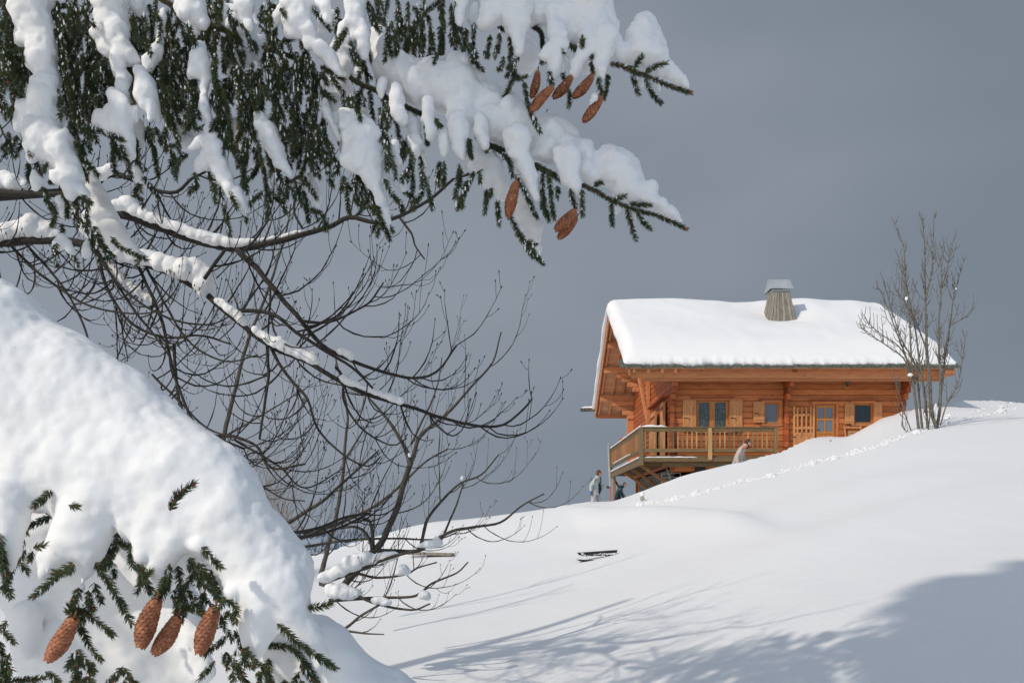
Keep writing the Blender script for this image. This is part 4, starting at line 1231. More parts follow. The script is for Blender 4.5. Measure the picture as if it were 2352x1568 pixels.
S_T5 = [
 ['T2', .12, [(1700,470,110),(1790,640,160),(1900,760,170),(2050,830,180),(2200,850,205),(2330,850,225)]], ['T2', .05, [(1705,900,44),(1690,960,18)]],
 ['T2', .03, [(1840,980,60),(1860,1100,56),(1900,1195,36)]], ['T2', .05, [(2150,1110,48),(2175,1220,38),(2185,1330,28),(2180,1390,12)]],
 ['T2', 0, [(1330,1150,70),(1400,1220,100),(1450,1320,140),(1500,1440,170),(1510,1540,180)]],
 ['T2', .12, [(1990,1180,62),(2010,1300,66),(2020,1450,66)]], ['T2', .15, [(1810,1500,36)]], ['T2', .3, [(1530,1120,50),(1520,1200,60)]],
 ['T6', 0, [(1250,60,180),(1290,190,140),(1320,330,110),(1325,440,84),(1375,560,56),(1420,680,56),(1450,790,52),(1480,880,34),(1500,950,14)]],
 ['T6', 0, [(1120,240,60),(1100,330,40)]], ['T6', .05, [(1560,190,42),(1590,280,40),(1610,330,20)]], ['T6', .1, [(1770,60,62),(1775,180,54),(1790,260,20)]],
 ['T6', .2, [(1850,200,24),(1870,330,16),(1890,430,8)]], ['T6', .08, [(1460,420,46),(1500,500,38),(1550,580,22)]], ['T6', .08, [(1640,530,32),(1660,570,26)]],
 ['T6', .02, [(2050,120,46),(2050,230,40)]], ['T6', 0, [(2210,60,74),(2215,180,58),(2240,260,24)]], ['T6', .05, [(2310,330,38)]],['T6', .15, [(1080,520,44)]],
 ['T3', .10, [(60,600,120),(130,760,150),(150,930,155),(130,1060,140)]], ['T3', 0, [(90,1200,76),(110,1320,52)]], ['T3', 0, [(285,1180,56),(325,1290,26)]],
 ['T3', .10, [(420,960,145),(520,1060,160),(620,1150,160)]], ['T3', .12, [(260,720,60),(290,820,50)]],
 ['T5', .08, [(430,30,150),(600,60,158)]], ['T5', 0, [(610,190,116),(650,320,86),(690,430,84),(738,550,58),(772,660,36),(797,740,16)]],
 ['T5', .08, [(780,180,70),(900,140,145),(970,125,110),(900,280,120),(800,270,80)]], ['T5', .06, [(1080,240,105),(1150,290,64)]],
 ['T5', 0, [(990,370,46),(1012,460,26),(1020,510,12)]], ['T5', 0, [(1090,410,80),(1100,520,64),(1135,620,42),(1170,710,24),(1195,800,12)]],
 ['T5', .06, [(1230,440,84),(1300,500,76)]], ['T5', .06, [(1420,350,112),(1540,390,112),(1460,480,120),(1600,520,120),(1560,610,90),(1680,640,84),(1660,690,66)]],
 ['T5', .05, [(1800,730,62),(1900,780,56),(2000,840,40),(2080,905,24),(2120,945,12)]], ['T5', .1, [(1870,700,20)]],
 ['T5', .15, [(280,360,70),(225,430,46)]], ['T5', .15, [(400,410,88),(430,520,96)]], ['T5', .12, [(350,530,46),(338,590,34)]], ['T5', .15, [(470,620,66),(485,700,34)]],
 ['T5', .12, [(650,720,60),(680,820,84),(730,920,84),(765,1020,54),(785,1120,36),(812,1210,16)]],
 ['T5', .08, [(1655,840,22),(1668,920,12)]], ['T5', .12, [(1520,800,28),(1505,850,14)]], ['T5', 0, [(120,200,62),(110,300,40)]], ['T5', .1, [(1790,870,16)]], ['T5', .1, [(940,620,22),(945,700,14)]],
]
S_STREAM = [['T4', 0, [(850,330,50),(880,440,76),(940,600,98),(990,740,108),(1040,870,112),(1120,980,98),(1220,1070,76),(1310,1160,56),(1400,1230,36)]],
 ['T4', 0, [(1050,1000,56),(1090,1090,40),(1130,1180,22)]], ['T1', .1, [(700,700,40),(740,850,36),(790,1000,34),(830,1120,30),(850,1190,44)]], ['T1', .12, [(740,1180,36),(760,1350,30),(770,1450,22)]]]
snow_mass('bough_snow', 'slanting stream of snow below the long left column, reaching the dark limbs', S_STREAM, UD+.35, .008, M['snow_near'], 14, disp=(.02, .012), iters=8)
S_T3_BIG = [['T3', .08, [(420,0,150),(640,40,180),(850,20,180),(1050,60,190),(1250,80,200),(1340,220,160)]], ['T3', .07, [(1745,250,85),(1740,340,135),(1800,450,150),(1640,480,70)]], ['T3', .07, [(1200,260,160),(1360,360,110)]]]
S_T5_BIG = [['T2', .16, [(1690,430,130),(1790,640,165),(1900,770,175),(2050,840,190),(2200,850,210),(2330,860,225)]], ['T3', .14, [(70,700,150),(150,900,170),(300,960,170),(430,980,170),(540,1080,185),(660,1180,175)]],
 ['T5', .12, [(400,20,150),(560,60,170),(700,160,150),(820,200,150),(940,170,155),(1060,240,120),(1120,330,100)]], ['T5', .1, [(1120,360,90),(1230,450,90),(1330,480,100),(1420,420,130),(1540,430,130),(1600,530,130),(1690,640,95)]],
 ['T2', .08, [(1400,1230,110),(1460,1380,160),(1510,1540,180)]]]
snow_mass('bough_snow', 'long white column of snow hanging at the far left of the upper boughs', S_T1, UD, .007, M['snow_near'], 1, iters=7, disp=(.02,.012))
snow_mass('bough_snow', 'ragged hanging snow right of the long left column', S_T1b, UD, .007, M['snow_near'], 2, iters=7, disp=(.02,.012))
snow_mass('bough_snow', 'forked stream of snow ending in a point near the dark arching limb', S_T1c, UD, .007, M['snow_near'], 3, iters=7, disp=(.02,.012))
snow_mass('bough_snow', 'broken snow patches among dense needles at the top centre', S_T2, UD, .007, M['snow_near'], 4, iters=7, disp=(.02,.012))
snow_mass('bough_snow', 'heavy snow on the top bough above the cluster of five cones', S_T3, UD, .008, M['snow_near'], 5, thick=1.0, iters=11, jit=.6, link_up=True, mid=.006, disp=(.018,.014), coarse=(S_T3_BIG, .015, 16), sat=1)
snow_mass('bough_snow', 'long humped snow along the second bough down to its pointed tip', S_T5, UD, .008, M['snow_near'], 6, thick=1.0, iters=11, jit=.6, link_up=True, mid=.006, disp=(.018,.014), coarse=(S_T5_BIG, .015, 16), sat=1)

S_LOW_BIG = [
 ['L7', .10, [(-120,520,300),(90,640,215),(250,800,262),(480,950,270),(620,1100,262),(850,1300,262),(1050,1400,240),(1220,1500,205)]],
 ['L7', .10, [(0,900,350),(250,1150,350),(600,1350,300)]], ['L7', .08, [(40,370,110),(60,470,120)]],
 ['L7', .12, [(60,560,200),(300,800,230),(520,900,230),(760,1060,230),(950,1250,230),(1150,1420,220)]],
 ['L8', .06, [(30,200,150),(250,100,180),(600,120,220),(1000,120,240),(1250,180,225),(1340,400,245),(1440,590,215),(1500,740,188),(1560,870,155)]],
 ['L8', .05, [(600,150,200),(570,300,140),(520,410,120),(430,540,105),(360,620,84)]], ['L8', .03, [(560,880-300,90),(520,660,60)]], ['L8', .05, [(1560,900,145),(1540,1010,105),(1515,1110,66)]], ['L8', .04, [(1700,900,125),(1760,1010,84),(1840,1120,60)]], ['L8', .06, [(810,150,200),(800,280,100)]], ['L8', .05, [(1000,200,220),(1000,380,140),(1080,480,110)]], ['L8', .07, [(300,200,180),(130,260,100)]],
 ['L8', .10, [(1600,500,110),(1700,650,145),(1790,780,120)]],
]
S_LOW_MED = [
 ['L8', .02, [(590,260,150),(560,350,150),(510,450,140),(430,550,118),(345,650,90),(285,725,48)]], ['L8', .02, [(530,540,105),(510,670,66),(512,775,34)]],
 ['L8', .02, [(800,240,110),(785,350,84),(765,440,60),(750,500,32)]], ['L8', .02, [(1000,340,130),(940,450,110),(890,540,84),(845,625,46)]],
 ['L8', .02, [(1080,470,110),(1000,570,90),(965,690,52),(928,785,26)]], ['L8', .03, [(1560,860,150),(1545,1000,108),(1515,1120,70),(1522,1225,26)]],
 ['L8', .03, [(1690,860,130),(1760,1010,84),(1850,1135,60),(1935,1235,26)]], ['L8', .0, [(40,300,120),(50,420,86),(50,560,48),(60,710,22)]], ['L8', .04, [(230,200,130),(250,280,70)]],
]
S_LOW = [ ['L8', 0, [(860,600,34),(830,668,20)]], ['L8', 0, [(290,715,40),(252,772,20)]], ['L8', 0, [(490,820,28),(470,868,18)]], ['L8', 0, [(1180,560,50),(1205,600,24)]], ['L8', 0, [(1395,860,50),(1415,900,22)]] ]
S_BACK = [
 ['L8', .3, [(120,520,90),(200,420,90),(350,420,90)]], ['L8', .35, [(250,600,160),(700,560,120),(850,760,120),(1150,700,120)]], ['L8', .5, [(200,860,240),(480,950,280),(860,860,260),(1050,1080,240),(320,1200,260),(700,1300,250),(1130,1330,140),(100,1100,60),(700,700,220)]],
 ['L8', .45, [(1150,1150,90),(1230,1330,80)]], ['L8', .4, [(150,1000,110),(140,1200,100)]],
]
S_RIGHT = [
 ['L8', .3, [(1780,1180,190),(1950,1160,130),(2050,1290,175),(2180,1420,190),(2380,1540,190),(2600,1700,190)]], ['L8', .3, [(1650,1420,120),(1900,1450,160)]],
]
snow_mass('bough_snow', 'huge sunlit heap of snow burying the low bough with four big cones', S_LOW, LD, .007, M['snow_lit'], 7, disp=(.024, .005), thick=.8, coarse=(S_LOW_MED, .011, 14, (S_LOW_BIG, .022, 60)), iters=8, sat=0, mid=.0025)
snow_mass('bough_snow', 'snow in half shade behind the four big cones', S_BACK, LD, .010, M['snow_lit'], 8, disp=(.03, .008), thick=.5, iters=60, jit=.3, sat=0)
snow_mass('bough_snow', 'rounded snow shoulder at the bottom, right of the low bough', S_RIGHT, LD, .010, M['snow_lit'], 9, disp=(.02, .006), thick=1.0, iters=45)

# ------------------------------------------------------------------ needle twigs
def twig(parent, path, L=.0185, dens=1300, rs=.0022, bud=True, seed=None, name='twig', start=0.0, stem='stem', frost=0.0):
    """path: world points; needles stand all round a thin stem"""
    p = smooth_path(np.asarray(path, float), .006)
    n = len(p)
    if n < 3: return None
    seg = np.linalg.norm(np.diff(p, axis=0), axis=1); s = np.concatenate([[0], np.cumsum(seg)]); tot = s[-1]
    K = int(tot * dens * 1.5)
    ts = np.sort(rng.uniform(start*tot, tot, K))
    pos = np.stack([np.interp(ts, s, p[:, k]) for k in range(3)], 1)
    T = np.gradient(p, axis=0); T /= np.linalg.norm(T, axis=1)[:, None] + 1e-9
    Tn = np.stack([np.interp(ts, s, T[:, k]) for k in range(3)], 1); Tn /= np.linalg.norm(Tn, axis=1)[:, None]
    A = np.cross(Tn, [0.05, 1, .1]); A /= np.linalg.norm(A, axis=1)[:, None] + 1e-9
    B = np.cross(Tn, A)
    ph = rng.uniform(0, 2*math.pi, K)
    R = A*np.cos(ph)[:, None] + B*np.sin(ph)[:, None]
    al = rng.uniform(.75, 1.15, K)
    # needles lean towards the tip near the end of the shoot
    al = al * (1 - .5*np.clip((ts - tot + .015)/.015, 0, 1))
    D = Tn*np.cos(al)[:, None] + R*np.sin(al)[:, None]
    Ln = L*rng.uniform(.75, 1.12, K)
    mid = pos + D*(Ln*.55)[:, None]
    D2 = D + Tn*.28; D2 /= np.linalg.norm(D2, axis=1)[:, None]
    tip = mid + D2*(Ln*.5)[:, None]
    S1 = np.cross(D, R + .3*Tn + 1e-3); S1 /= np.linalg.norm(S1, axis=1)[:, None] + 1e-9
    S2 = np.cross(D, S1)
    w = .0010
    base = [pos + S1*w*math.cos(a) + S2*w*math.sin(a) for a in (0, 2.094, 4.189)]
    midr = [mid + S1*w*1.1*math.cos(a) + S2*w*1.1*math.sin(a) for a in (0, 2.094, 4.189)]
    V = np.stack(base + midr + [tip], 1).reshape(-1, 3)
    o = (np.arange(K)*7)[:, None]
    q = np.concatenate([o + np.array([[0,1,4,3]]), o + np.array([[1,2,5,4]]), o + np.array([[2,0,3,5]])])
    t3 = np.concatenate([o + np.array([[3,4,6]]), o + np.array([[4,5,6]]), o + np.array([[5,3,6]])])
    nv = len(V)
    # stem
    mb = MB()
    rad = [rs*(1 - .45*i/(n-1)) for i in range(n)]
    mb.tube(p, rad, 5)
    sv = np.array(mb.v); sq = np.array([f for f in mb.f if len(f) == 4]) + nv
    Vs = [V, sv]; nb = nv + len(sv)
    fl = [q, sq, t3]; mi = [np.zeros(len(q)), np.ones(len(sq)), np.zeros(len(t3))]
    if bud:
        bv = ICO_V*np.array([rs*1.5, rs*1.5, rs*1.5]) + p[-1]
        Vs.append(bv); fl.append(ICO_F + nb); mi.append(np.full(len(ICO_F), 2))
    if frost > 0:
        nb = sum(len(q_) for q_ in Vs)
        for q_ in range(int(tot*frost*110)):
            if rng.random() > .85: continue
            i_ = int(rng.integers(1, n)); rr_ = rng.uniform(.0013, .0036)
            c_ = p[i_] + np.array([rng.normal(0, .006), rng.normal(-.004, .006), rng.uniform(.0, .009)])
            sc_ = np.array([rr_*rng.uniform(.7, 1.2), rr_, rr_*rng.uniform(1.2, 3.6)])
            bv = ICO1_V*sc_*(1+.25*rng.normal(0, 1, (len(ICO1_V), 1)).clip(-1, 1)) + c_
            Vs.append(bv); fl.append(ICO1_F + nb); mi.append(np.full(len(ICO1_F), 3)); nb += len(bv)
    me = mesh_np(name, np.vstack(Vs), fl, np.concatenate(mi), [M['needle'], M[stem], M['bud'], M['snow_near']], smooth=False)
    return link(name, me, parent)

tree_up = thing('spruce_tree', 'tall spruce whose snow-loaded boughs hang across the upper left', 'tree')
tree_low = thing('spruce_tree', 'low spruce bough buried in sunlit snow at lower left with four big cones', 'tree')

def wp(tile, pts, d, jit=0.0, r=None):
    ds = d + (r.uniform(-jit, jit) if r is not None and jit else 0)
    dd = [ds + (r.uniform(-.02, .02) if r is not None and jit else 0) for _ in pts]
    return [TP(tile, x, y, q) for (x, y), q in zip(pts, dd)]

BOUGHS = [  # thick woody axes with short needles
 ('T5', .02, [(1185,585),(1320,650),(1460,730),(1600,790),(1760,840),(1900,880),(2130,985)], .0040),
 ('T3', .02, [(1450,570),(1540,590),(1650,640),(1800,690),(1980,770),(2170,830)], .0042),
 ('T2', .10, [(0,250),(150,310),(290,400)], .010), ('T2', .12, [(540,470),(680,520),(900,600)], .010),
 ('T2', .10, [(1380,770),(1500,840),(1640,900),(1760,980),(1910,1050),(2120,1150),(2280,1250)], .009),
 ('T3', .10, [(360,1300),(430,1330),(560,1400)], .008), ('T5', .10, [(350,230),(500,290),(560,400)], .007), ('T5', .10, [(750,410),(850,460),(950,500)], .006),
 ('T3', .10, [(740,220),(830,290),(850,430)], .007), ('T1', .1, [(1560,-30),(1700,50),(2060,240),(2250,300)], .011), ('T1', .12, [(-100,-30),(300,60),(700,60)], .012),
]
bough_objs = []
for tile, dz, pts, rs in BOUGHS:
    o = twig(tree_up, wp(tile, pts, UD+dz), rs=rs, dens=1700 if rs < .005 else 3200, L=.016, name='bough', bud=rs < .005, stem='stem' if rs < .005 else 'bark_spruce')
    bough_objs.append(o)

TW = {
'T5': """1460,740 1462,850 1470,960|1600,800 1630,930 1680,1080|1680,830 1740,900 1810,985|1480,715 1530,700 1580,695|1300,620 1335,590 1372,575|1620,775 1700,765 1800,785|760,410 900,470 1010,565|850,480 848,700 900,900|900,470 925,700 950,880|970,600 985,660 980,710|600,490 680,640 790,880|540,860 640,1030 830,1285|700,1090 740,1100 782,1125|1090,620 1110,700 1140,800|1190,640 1200,750 1205,870|120,440 100,600|240,480 150,650 90,810|290,480 290,580|345,620 345,740 330,840|400,620 370,700 340,760|440,720 450,830 460,950|490,300 550,400 575,520|190,180 205,330|250,140 300,220 340,300|740,1150 800,1230 850,1290|180,160 190,260 210,360|610,1000 680,1120 760,1230|860,690 850,800 890,880""",
'T3': """1640,600 1640,550 1630,500|1660,620 1690,570 1730,515|1760,660 1850,610 1945,580|1650,660 1665,760 1700,855|1760,700 1830,820 1905,930|1260,525 1340,480 1440,450|1200,450 1195,390 1212,340|1040,410 1090,420 1140,445|1280,540 1290,610 1290,670|1425,650 1425,760 1400,870|1340,700 1360,780 1380,860|1080,790 1090,870 1080,960|880,250 920,280 960,295|820,560 850,540 885,530|620,620 560,760 440,1025|680,750 720,950 820,1185|570,420 560,510 540,610|470,290 450,400 420,525|560,300 560,450|240,200 220,380 220,520 310,605|160,250 160,430|140,500 115,590 90,695|380,320 370,400 350,510|900,640 915,700 930,790|1020,620 1050,700|640,510 600,560 560,620|60,0 95,100 20,210|20,300 40,390|120,300 60,390|440,220 480,260 520,300|500,520 480,590 455,630|200,400 250,500 230,570|320,470 360,520|610,660 640,720 700,690|1120,420 1150,440 1190,470|1000,420 1030,480|590,560 580,620 600,700|540,640 530,700|60,30 90,90 80,150""",
'T2': """60,330 40,430 20,530|120,360 125,560 150,730|90,0 95,100 85,205|350,330 390,400 400,485|180,200 250,230 330,260|480,130 510,230 560,330|650,220 630,320 600,420|700,420 760,395 850,370|900,550 900,780 880,985|960,560 975,730 960,900|1010,600 1030,800 1030,985|820,600 820,760 820,900|740,550 700,720 740,900|660,700 690,800 720,880|800,950 740,1020 770,1100|1080,640 1200,720 1320,790|1200,760 1250,830 1290,895|1080,720 1110,760 1120,810|1080,890 1150,940 1220,1000|1010,80 1090,200 1180,290|1260,60 1240,180 1230,300|1340,230 1310,400 1220,500|1390,400 1420,600 1480,640|1500,580 1540,700 1560,825|1600,60 1620,200 1670,325|1570,50 1600,230|1760,260 1740,450 1720,605|1830,300 1845,430 1840,560|1920,250 1930,480 1870,695|2050,300 2030,400 2000,490|2100,130 2170,70 2260,50|2170,300 2190,440|2270,130 2300,210|2290,350 2300,460 2300,575|1850,120 1850,210|1580,900 1600,1100 1630,1260|1740,1000 1760,1200 1700,1400|1830,1150 1870,1350 1950,1500|2130,1200 2140,1310 2150,1425|330,720 400,880 460,1100|480,700 500,900 500,1080|550,600 600,900 650,1100 700,1360|250,640 270,800 300,1000 290,1275|160,780 100,950 150,1060|40,540 60,900 90,1150|130,900 180,1150 200,1400 260,1560|60,1150 80,1350 140,1560|440,1220 400,1400 340,1560|850,1180 900,1350 850,1560|960,950 1000,1150 1090,1350 1060,1560|1100,1200 1150,1400 1150,1560|1250,1400 1320,1450|1400,950 1440,1100|700,500 720,650 690,820|760,600 770,780 790,900|860,520 850,700 850,880|930,480 940,640 920,800|1060,700 1040,850 1050,960|640,560 660,720 650,850|600,450 580,560 590,700|560,380 620,430 660,520|600,880 640,1000 680,1150|500,40 540,150 590,260|620,30 600,140 620,250|700,0 690,90 640,150|800,50 760,20|1550,0 1580,120 1640,260|1640,-20 1660,100 1700,220|1500,620 1520,720 1590,790|1420,480 1430,560 1460,640|1770,1000 1790,1150 1750,1260|1680,1050 1690,1200 1690,1330|1730,1350 1760,1440 1780,1560|2010,80 2060,160 2040,260|2100,200 2090,300 2060,400|2200,330 2200,420|1960,100 1950,200 1960,300|1890,160 1880,280 1890,400|1780,330 1770,450 1800,560|2230,1180 2260,1240|1430,980 1410,1060 1450,1120|1350,980 1380,1060|1480,900 1450,1000 1470,1110|900,1100 930,1250 920,1400|1020,1000 1040,1150 1010,1280|820,1000 850,1120 830,1250|780,1230 830,1330 810,1450|980,1350 1000,1480 980,1560""",
'T1': """30,0 60,200 40,400 100,600 60,800|100,80 80,200 60,300|0,450 100,650 200,900|240,700 300,850 230,1000|20,950 80,1100 130,1225|0,1020 60,1180|80,1300 60,1400 30,1480|150,1330 130,1410 90,1480|260,1360 200,1500 150,1560|200,470 120,500 30,560|60,560 200,620 250,760|560,0 600,300 620,600 680,900 760,1100 800,1250|520,50 580,400 600,700 640,1000 680,1150|680,0 680,150 640,255|760,0 740,200|850,40 830,100 800,150|890,200 940,260|950,480 880,560 810,620|980,500 900,700 860,900 860,1145|940,740 910,850 880,950|1040,580 1000,700 1050,790|1000,950 980,1085|780,1315 900,1290 1050,1310 1220,1390|900,1310 920,1395|1100,1330 1120,1450 1100,1560|1330,300 1370,450 1420,600|1500,60 1490,300 1530,500|1400,150 1430,400 1450,600|1640,100 1650,400 1640,600 1650,850 1700,1000 1760,1100|1700,250 1720,450 1760,645|1580,900 1640,1100 1700,1300|1880,250 1930,450|1900,760 1880,820 1850,885|1700,1100 1740,1350|2160,20 2170,205|2130,300 2140,600 2150,900 2170,1150 2180,1400|2230,350 2260,550 2220,700|2240,1000 2260,1250 2300,1500|1900,1000 1920,1250 2050,1250|1450,1250 1500,1400 1530,1560|1340,1350 1360,1560|1560,1270 1600,1430 1720,1430|1750,1300 1760,1490|2070,420 2120,600 2110,800|1860,300 1860,420 1790,560|1940,380 1945,510|620,100 650,350 680,640|560,300 610,500 640,800 720,1050|640,700 700,900 760,1180 820,1300|590,900 600,1000 580,1050|700,1200 760,1400 820,1560|20,600 50,750 30,900|130,600 180,780 150,950|250,480 210,560 180,640|900,0 930,60|700,20 760,100 740,250|1300,150 1340,300 1380,450|1560,100 1600,300 1560,480|1700,20 1680,200 1700,420|1620,650 1600,800 1640,950|1560,780 1610,900 1660,1000|1460,380 1470,520 1430,640|1760,950 1780,1080|1920,860 1960,1000 1900,1100|2130,850 2120,1000 2160,1130|2280,850 2260,980|2330,750 2250,900 2290,1000|2200,1150 2210,1300 2240,1450|1960,1120 1900,1200 1850,1260|1660,1250 1640,1380 1650,1500|1480,1260 1440,1350|1040,560 980,640 1010,740|980,300 920,400 960,480|1290,850 1330,1000 1330,1050|2080,100 2120,200 2200,60|1780,200 1730,280 1700,350|540,100 570,250 560,400|60,1180 110,1080 180,1060""",
'T4': """700,0 760,200 850,450|800,260 890,340 965,425|270,330 290,390 280,450|420,550 480,700 560,830 520,930|600,900 610,970 620,1045|760,750 820,900 900,1060 920,1180|740,560 820,640 910,715|740,800 780,950|560,1100 540,1200 570,1335|640,1170 690,1210 745,1265|1100,1040 1200,1150 1445,1260|950,950 1050,1150 1080,1285|1120,80 1120,350 1180,420|1200,130 1260,300 1290,430|1340,50 1360,280 1440,380|1470,50 1520,200 1560,430|1370,450 1350,550 1340,645|1400,430 1470,520 1540,615|1720,220 1740,340 1740,460|1880,230 1780,280 1720,400|1930,400 1940,490 1930,595|2040,380 2110,520 2130,690|2180,550 2230,780 2270,1015|2280,600 2352,760|280,150 310,250|400,250 290,320 270,480|460,250 440,400|730,680 780,720 870,720|440,620 500,780|470,500 560,510 590,500|640,620 660,720 680,860|840,800 880,960 900,1100|1060,1180 1120,1230|880,1000 960,1050 1020,1150|500,1160 560,1180|800,330 830,400 850,470""",
'T6': """80,60 60,350 100,600|230,230 270,450 300,700 300,850|200,350 150,420 100,500|260,600 210,640 150,665|320,580 370,640 435,695|350,250 440,500 470,725|620,0 620,200 600,345|620,400 700,520 780,645|640,560 680,700 720,905|720,760 850,830 865,965|780,0 880,300 940,535|760,120 740,355|900,100 1000,400|1060,430 1045,600|1100,500 1100,650 1120,825|1150,330 1220,500 1230,785|1260,550 1290,650 1300,750|1360,750 1440,900 1520,1085|1400,850 1470,920 1545,985|1470,0 1480,200 1490,385|1680,50 1660,250|1720,250 1740,500 1740,600|1820,250 1840,480 1830,665|1850,430 1900,600 1940,765|1640,580 1710,640 1795,705|1470,480 1520,590 1590,690|2010,280 2000,400 2000,530|2060,300 2050,430 2050,555|2200,300 2200,400 2160,650|2310,480 2250,620 2200,785|1890,20 1890,125|1560,330 1570,450|50,740 100,885|120,200 80,400 40,550|300,200 350,330|160,150 200,300 170,450|400,380 420,550 400,640|480,430 500,560 490,650|560,480 620,600 640,720|860,50 930,200 900,400|950,250 1000,330 950,430|820,80 810,200 830,300|1180,420 1180,600 1200,720|1300,560 1350,680 1350,780|1640,120 1700,170 1640,300|1750,280 1690,400 1690,500|1060,250 1030,330""",
}
rj = random.Random(21)
cands = [b for b in bough_objs]
bc = [np.array([v.co[:] for v in list(b.data.vertices)[:50:10]]).mean(0) for b in bough_objs]
ntw = 0
for tile, txt in TW.items():
    for seg in txt.replace('\n', '').split('|'):
        pts = [tuple(map(float, q.split(','))) for q in seg.split()]
        dz = rj.choice([-.03, .0, .05, .10, .16]) if tile in ('T1', 'T2', 'T4', 'T6') else rj.choice([-.02, .0, .02, .06])
        W = wp(tile, pts, UD + dz)
        W = [w + np.array([0, rj.uniform(-.015, .015), 0]) for w in W]
        c = np.array(W[0]); k = int(np.argmin([np.linalg.norm(c-q) for q in bc]))
        t = twig(bough_objs[k], W, rs=.0017 + .0006*(len(pts) > 3), dens=1350, frost=rj.choice([0, .5, 1.0]) if tile in ('T1','T2','T4','T6') else rj.choice([0, 0, .4, .8]))
        ntw += 1

# procedural side shoots filling out the longer hanging twigs: short, drooping
def side_shoots():
    r = random.Random(31)
    for tile in ('T1', 'T2', 'T4', 'T6'):
        for seg in TW[tile].replace('\n', '').split('|'):
            pts = [tuple(map(float, q.split(','))) for q in seg.split()]
            if len(pts) < 3: continue
            for k in range(r.choice([0, 1, 1, 2])):
                i = r.randrange(len(pts)-1); t = r.random()
                x = pts[i][0]*(1-t)+pts[i+1][0]*t; y = pts[i][1]*(1-t)+pts[i+1][1]*t
                s = r.choice([-1, 1]); L = r.uniform(70, 150)
                dz = r.uniform(-.08, .18)
                W = wp(tile, [(x, y), (x+s*L*.42, y+L*.45), (x+s*L*.55, y+L)], UD+dz)
                c = np.array(W[0]); kk = int(np.argmin([np.linalg.norm(c-q) for q in bc]))
                twig(bough_objs[kk], W, rs=.0016, dens=1250, frost=r.choice([0, .7]))
side_shoots()
def back_fill():
    r = random.Random(77)
    ex = [0,120,200,300,420,520,620,740,800,860,950,1050,1150]; ey = [250,300,370,285,310,370,420,430,360,310,235,230,180]
    for k in range(330):
        x = r.uniform(-20, 1080); lim = np.interp(x, ex, ey)
        if x > 700 and r.random() < .5: continue
        y1 = lim*r.uniform(.25, .98); L = r.uniform(55, 140); y0 = y1 - L
        sl = r.uniform(-.35, .35)*L
        W = wp('D', [(x, y0), (x+sl*.3, (y0+y1)/2), (x+sl, y1)], UD + r.uniform(.10, .45))
        c = np.array(W[0]); kk = int(np.argmin([np.linalg.norm(c-q) for q in bc]))
        twig(bough_objs[kk], W, rs=.0018, dens=1100, frost=r.choice([0, .6]))
back_fill()

def low_fill():
    r = random.Random(55)
    for (cx_, cy_, w_, h_, n_, dz0, dz1) in ((500,1290,70,110,12,.12,.35), (20,1200,40,180,12,.0,.2), (1380,1150,110,180,16,.12,.3), (760,1350,50,50,6,.2,.35), (1150,780,120,140,10,.05,.2),
            (640,560,60,120,8,.06,.2), (140,560,60,140,8,.08,.2), (1680,1330,160,60,14,.1,.25), (830,740,50,60,5,.02,.1), (350,1385,200,30,10,.15,.3), (1050,860,60,90,6,.05,.15), (480,900,50,60,5,.0,.1)):
        for k in range(n_):
            x, y = cx_ + r.uniform(-w_, w_), cy_ + r.uniform(-h_, h_); L = r.uniform(60, 150); a = r.uniform(-.9, .9)
            twig(lowb, wp('L8', [(x, y), (x+math.sin(a)*L*.5, y+L*.45), (x+math.sin(a)*L*1.0, y+L*.85)], LD + r.uniform(dz0, dz1)), rs=.0022, L=.0165, dens=1300, frost=r.choice([0, .5, 1]))
lowb = twig(tree_low, wp('L8', [(-60,100),(500,250),(1000,340),(1250,420)], LD+.02), rs=.012, dens=600, name='bough', bud=False)
lowb2 = twig(tree_low, wp('L8', [(1500,1160),(1600,1180),(1800,1280),(1950,1420)], LD+.25), rs=.012, dens=1400, name='bough', bud=False)
low_fill()
LT = """1010,370 1070,270 1150,215;-.22|300,250 260,300 200,350;-.02|430,180 370,270 300,400 150,480;.05|410,340 455,350;-.06|200,595 260,580;-.05|130,430 110,600 20,850;.05|0,500 20,700 60,880;-.03|430,680 330,770 200,880;-.03|570,680 680,850 780,1040;-.03|470,830 450,920 420,1000;-.03|460,950 560,1020 670,1110;-.02|480,1060 500,1110 530,1175;-.02|560,800 580,860 600,910;.02|650,430 640,540 650,640;.06|840,480 790,600 700,550;.05|780,560 790,690 830,720;0|850,700 850,790 890,740;-.02|1010,690 990,820 950,905;-.04|1060,700 1070,840 1060,960;.03|1130,650 1200,800 1290,860 1320,910;-.02|1200,590 1250,650 1310,710;-.10|1030,985 1120,955 1200,980;-.01|1340,890 1320,930 1290,960;-.06|1350,900 1400,950 1400,1030;-.05|1650,1045 1720,1110 1800,1180 1990,1305;-.04|1830,950 1890,945 1965,930;.02|1430,1200 1460,1220 1510,1260;-.02|1580,1170 1750,1200 1830,1320;.2|1600,1250 1600,1420;.15|570,1290 450,1300 470,1390;.3|730,1310 780,1390;.3|40,1390 260,1370;.3|0,1150 20,1390;.1|440,1250 560,1330;.3|1280,1080 1310,1040 1350,990;.1|1180,680 1260,800 1290,900;.02|1000,760 960,820 930,880;-.05|700,500 690,580 640,660;.1|440,690 400,740 330,740;-.06|420,1000 410,960 440,900;-.05|1090,960 1150,930 1210,990;.02|1500,1280 1560,1300 1620,1399;.2|1650,1180 1700,1290 1690,1400;.25|1480,1180 1450,1260 1500,1300;.0|-20,560 10,640 30,760;-.05|0,1250 40,1330 0,1400;.1|270,1330 340,1380 330,1420;.3|1330,1230 1400,1290 1480,1420;.25|1750,1230 1900,1300 2000,1420;.3"""
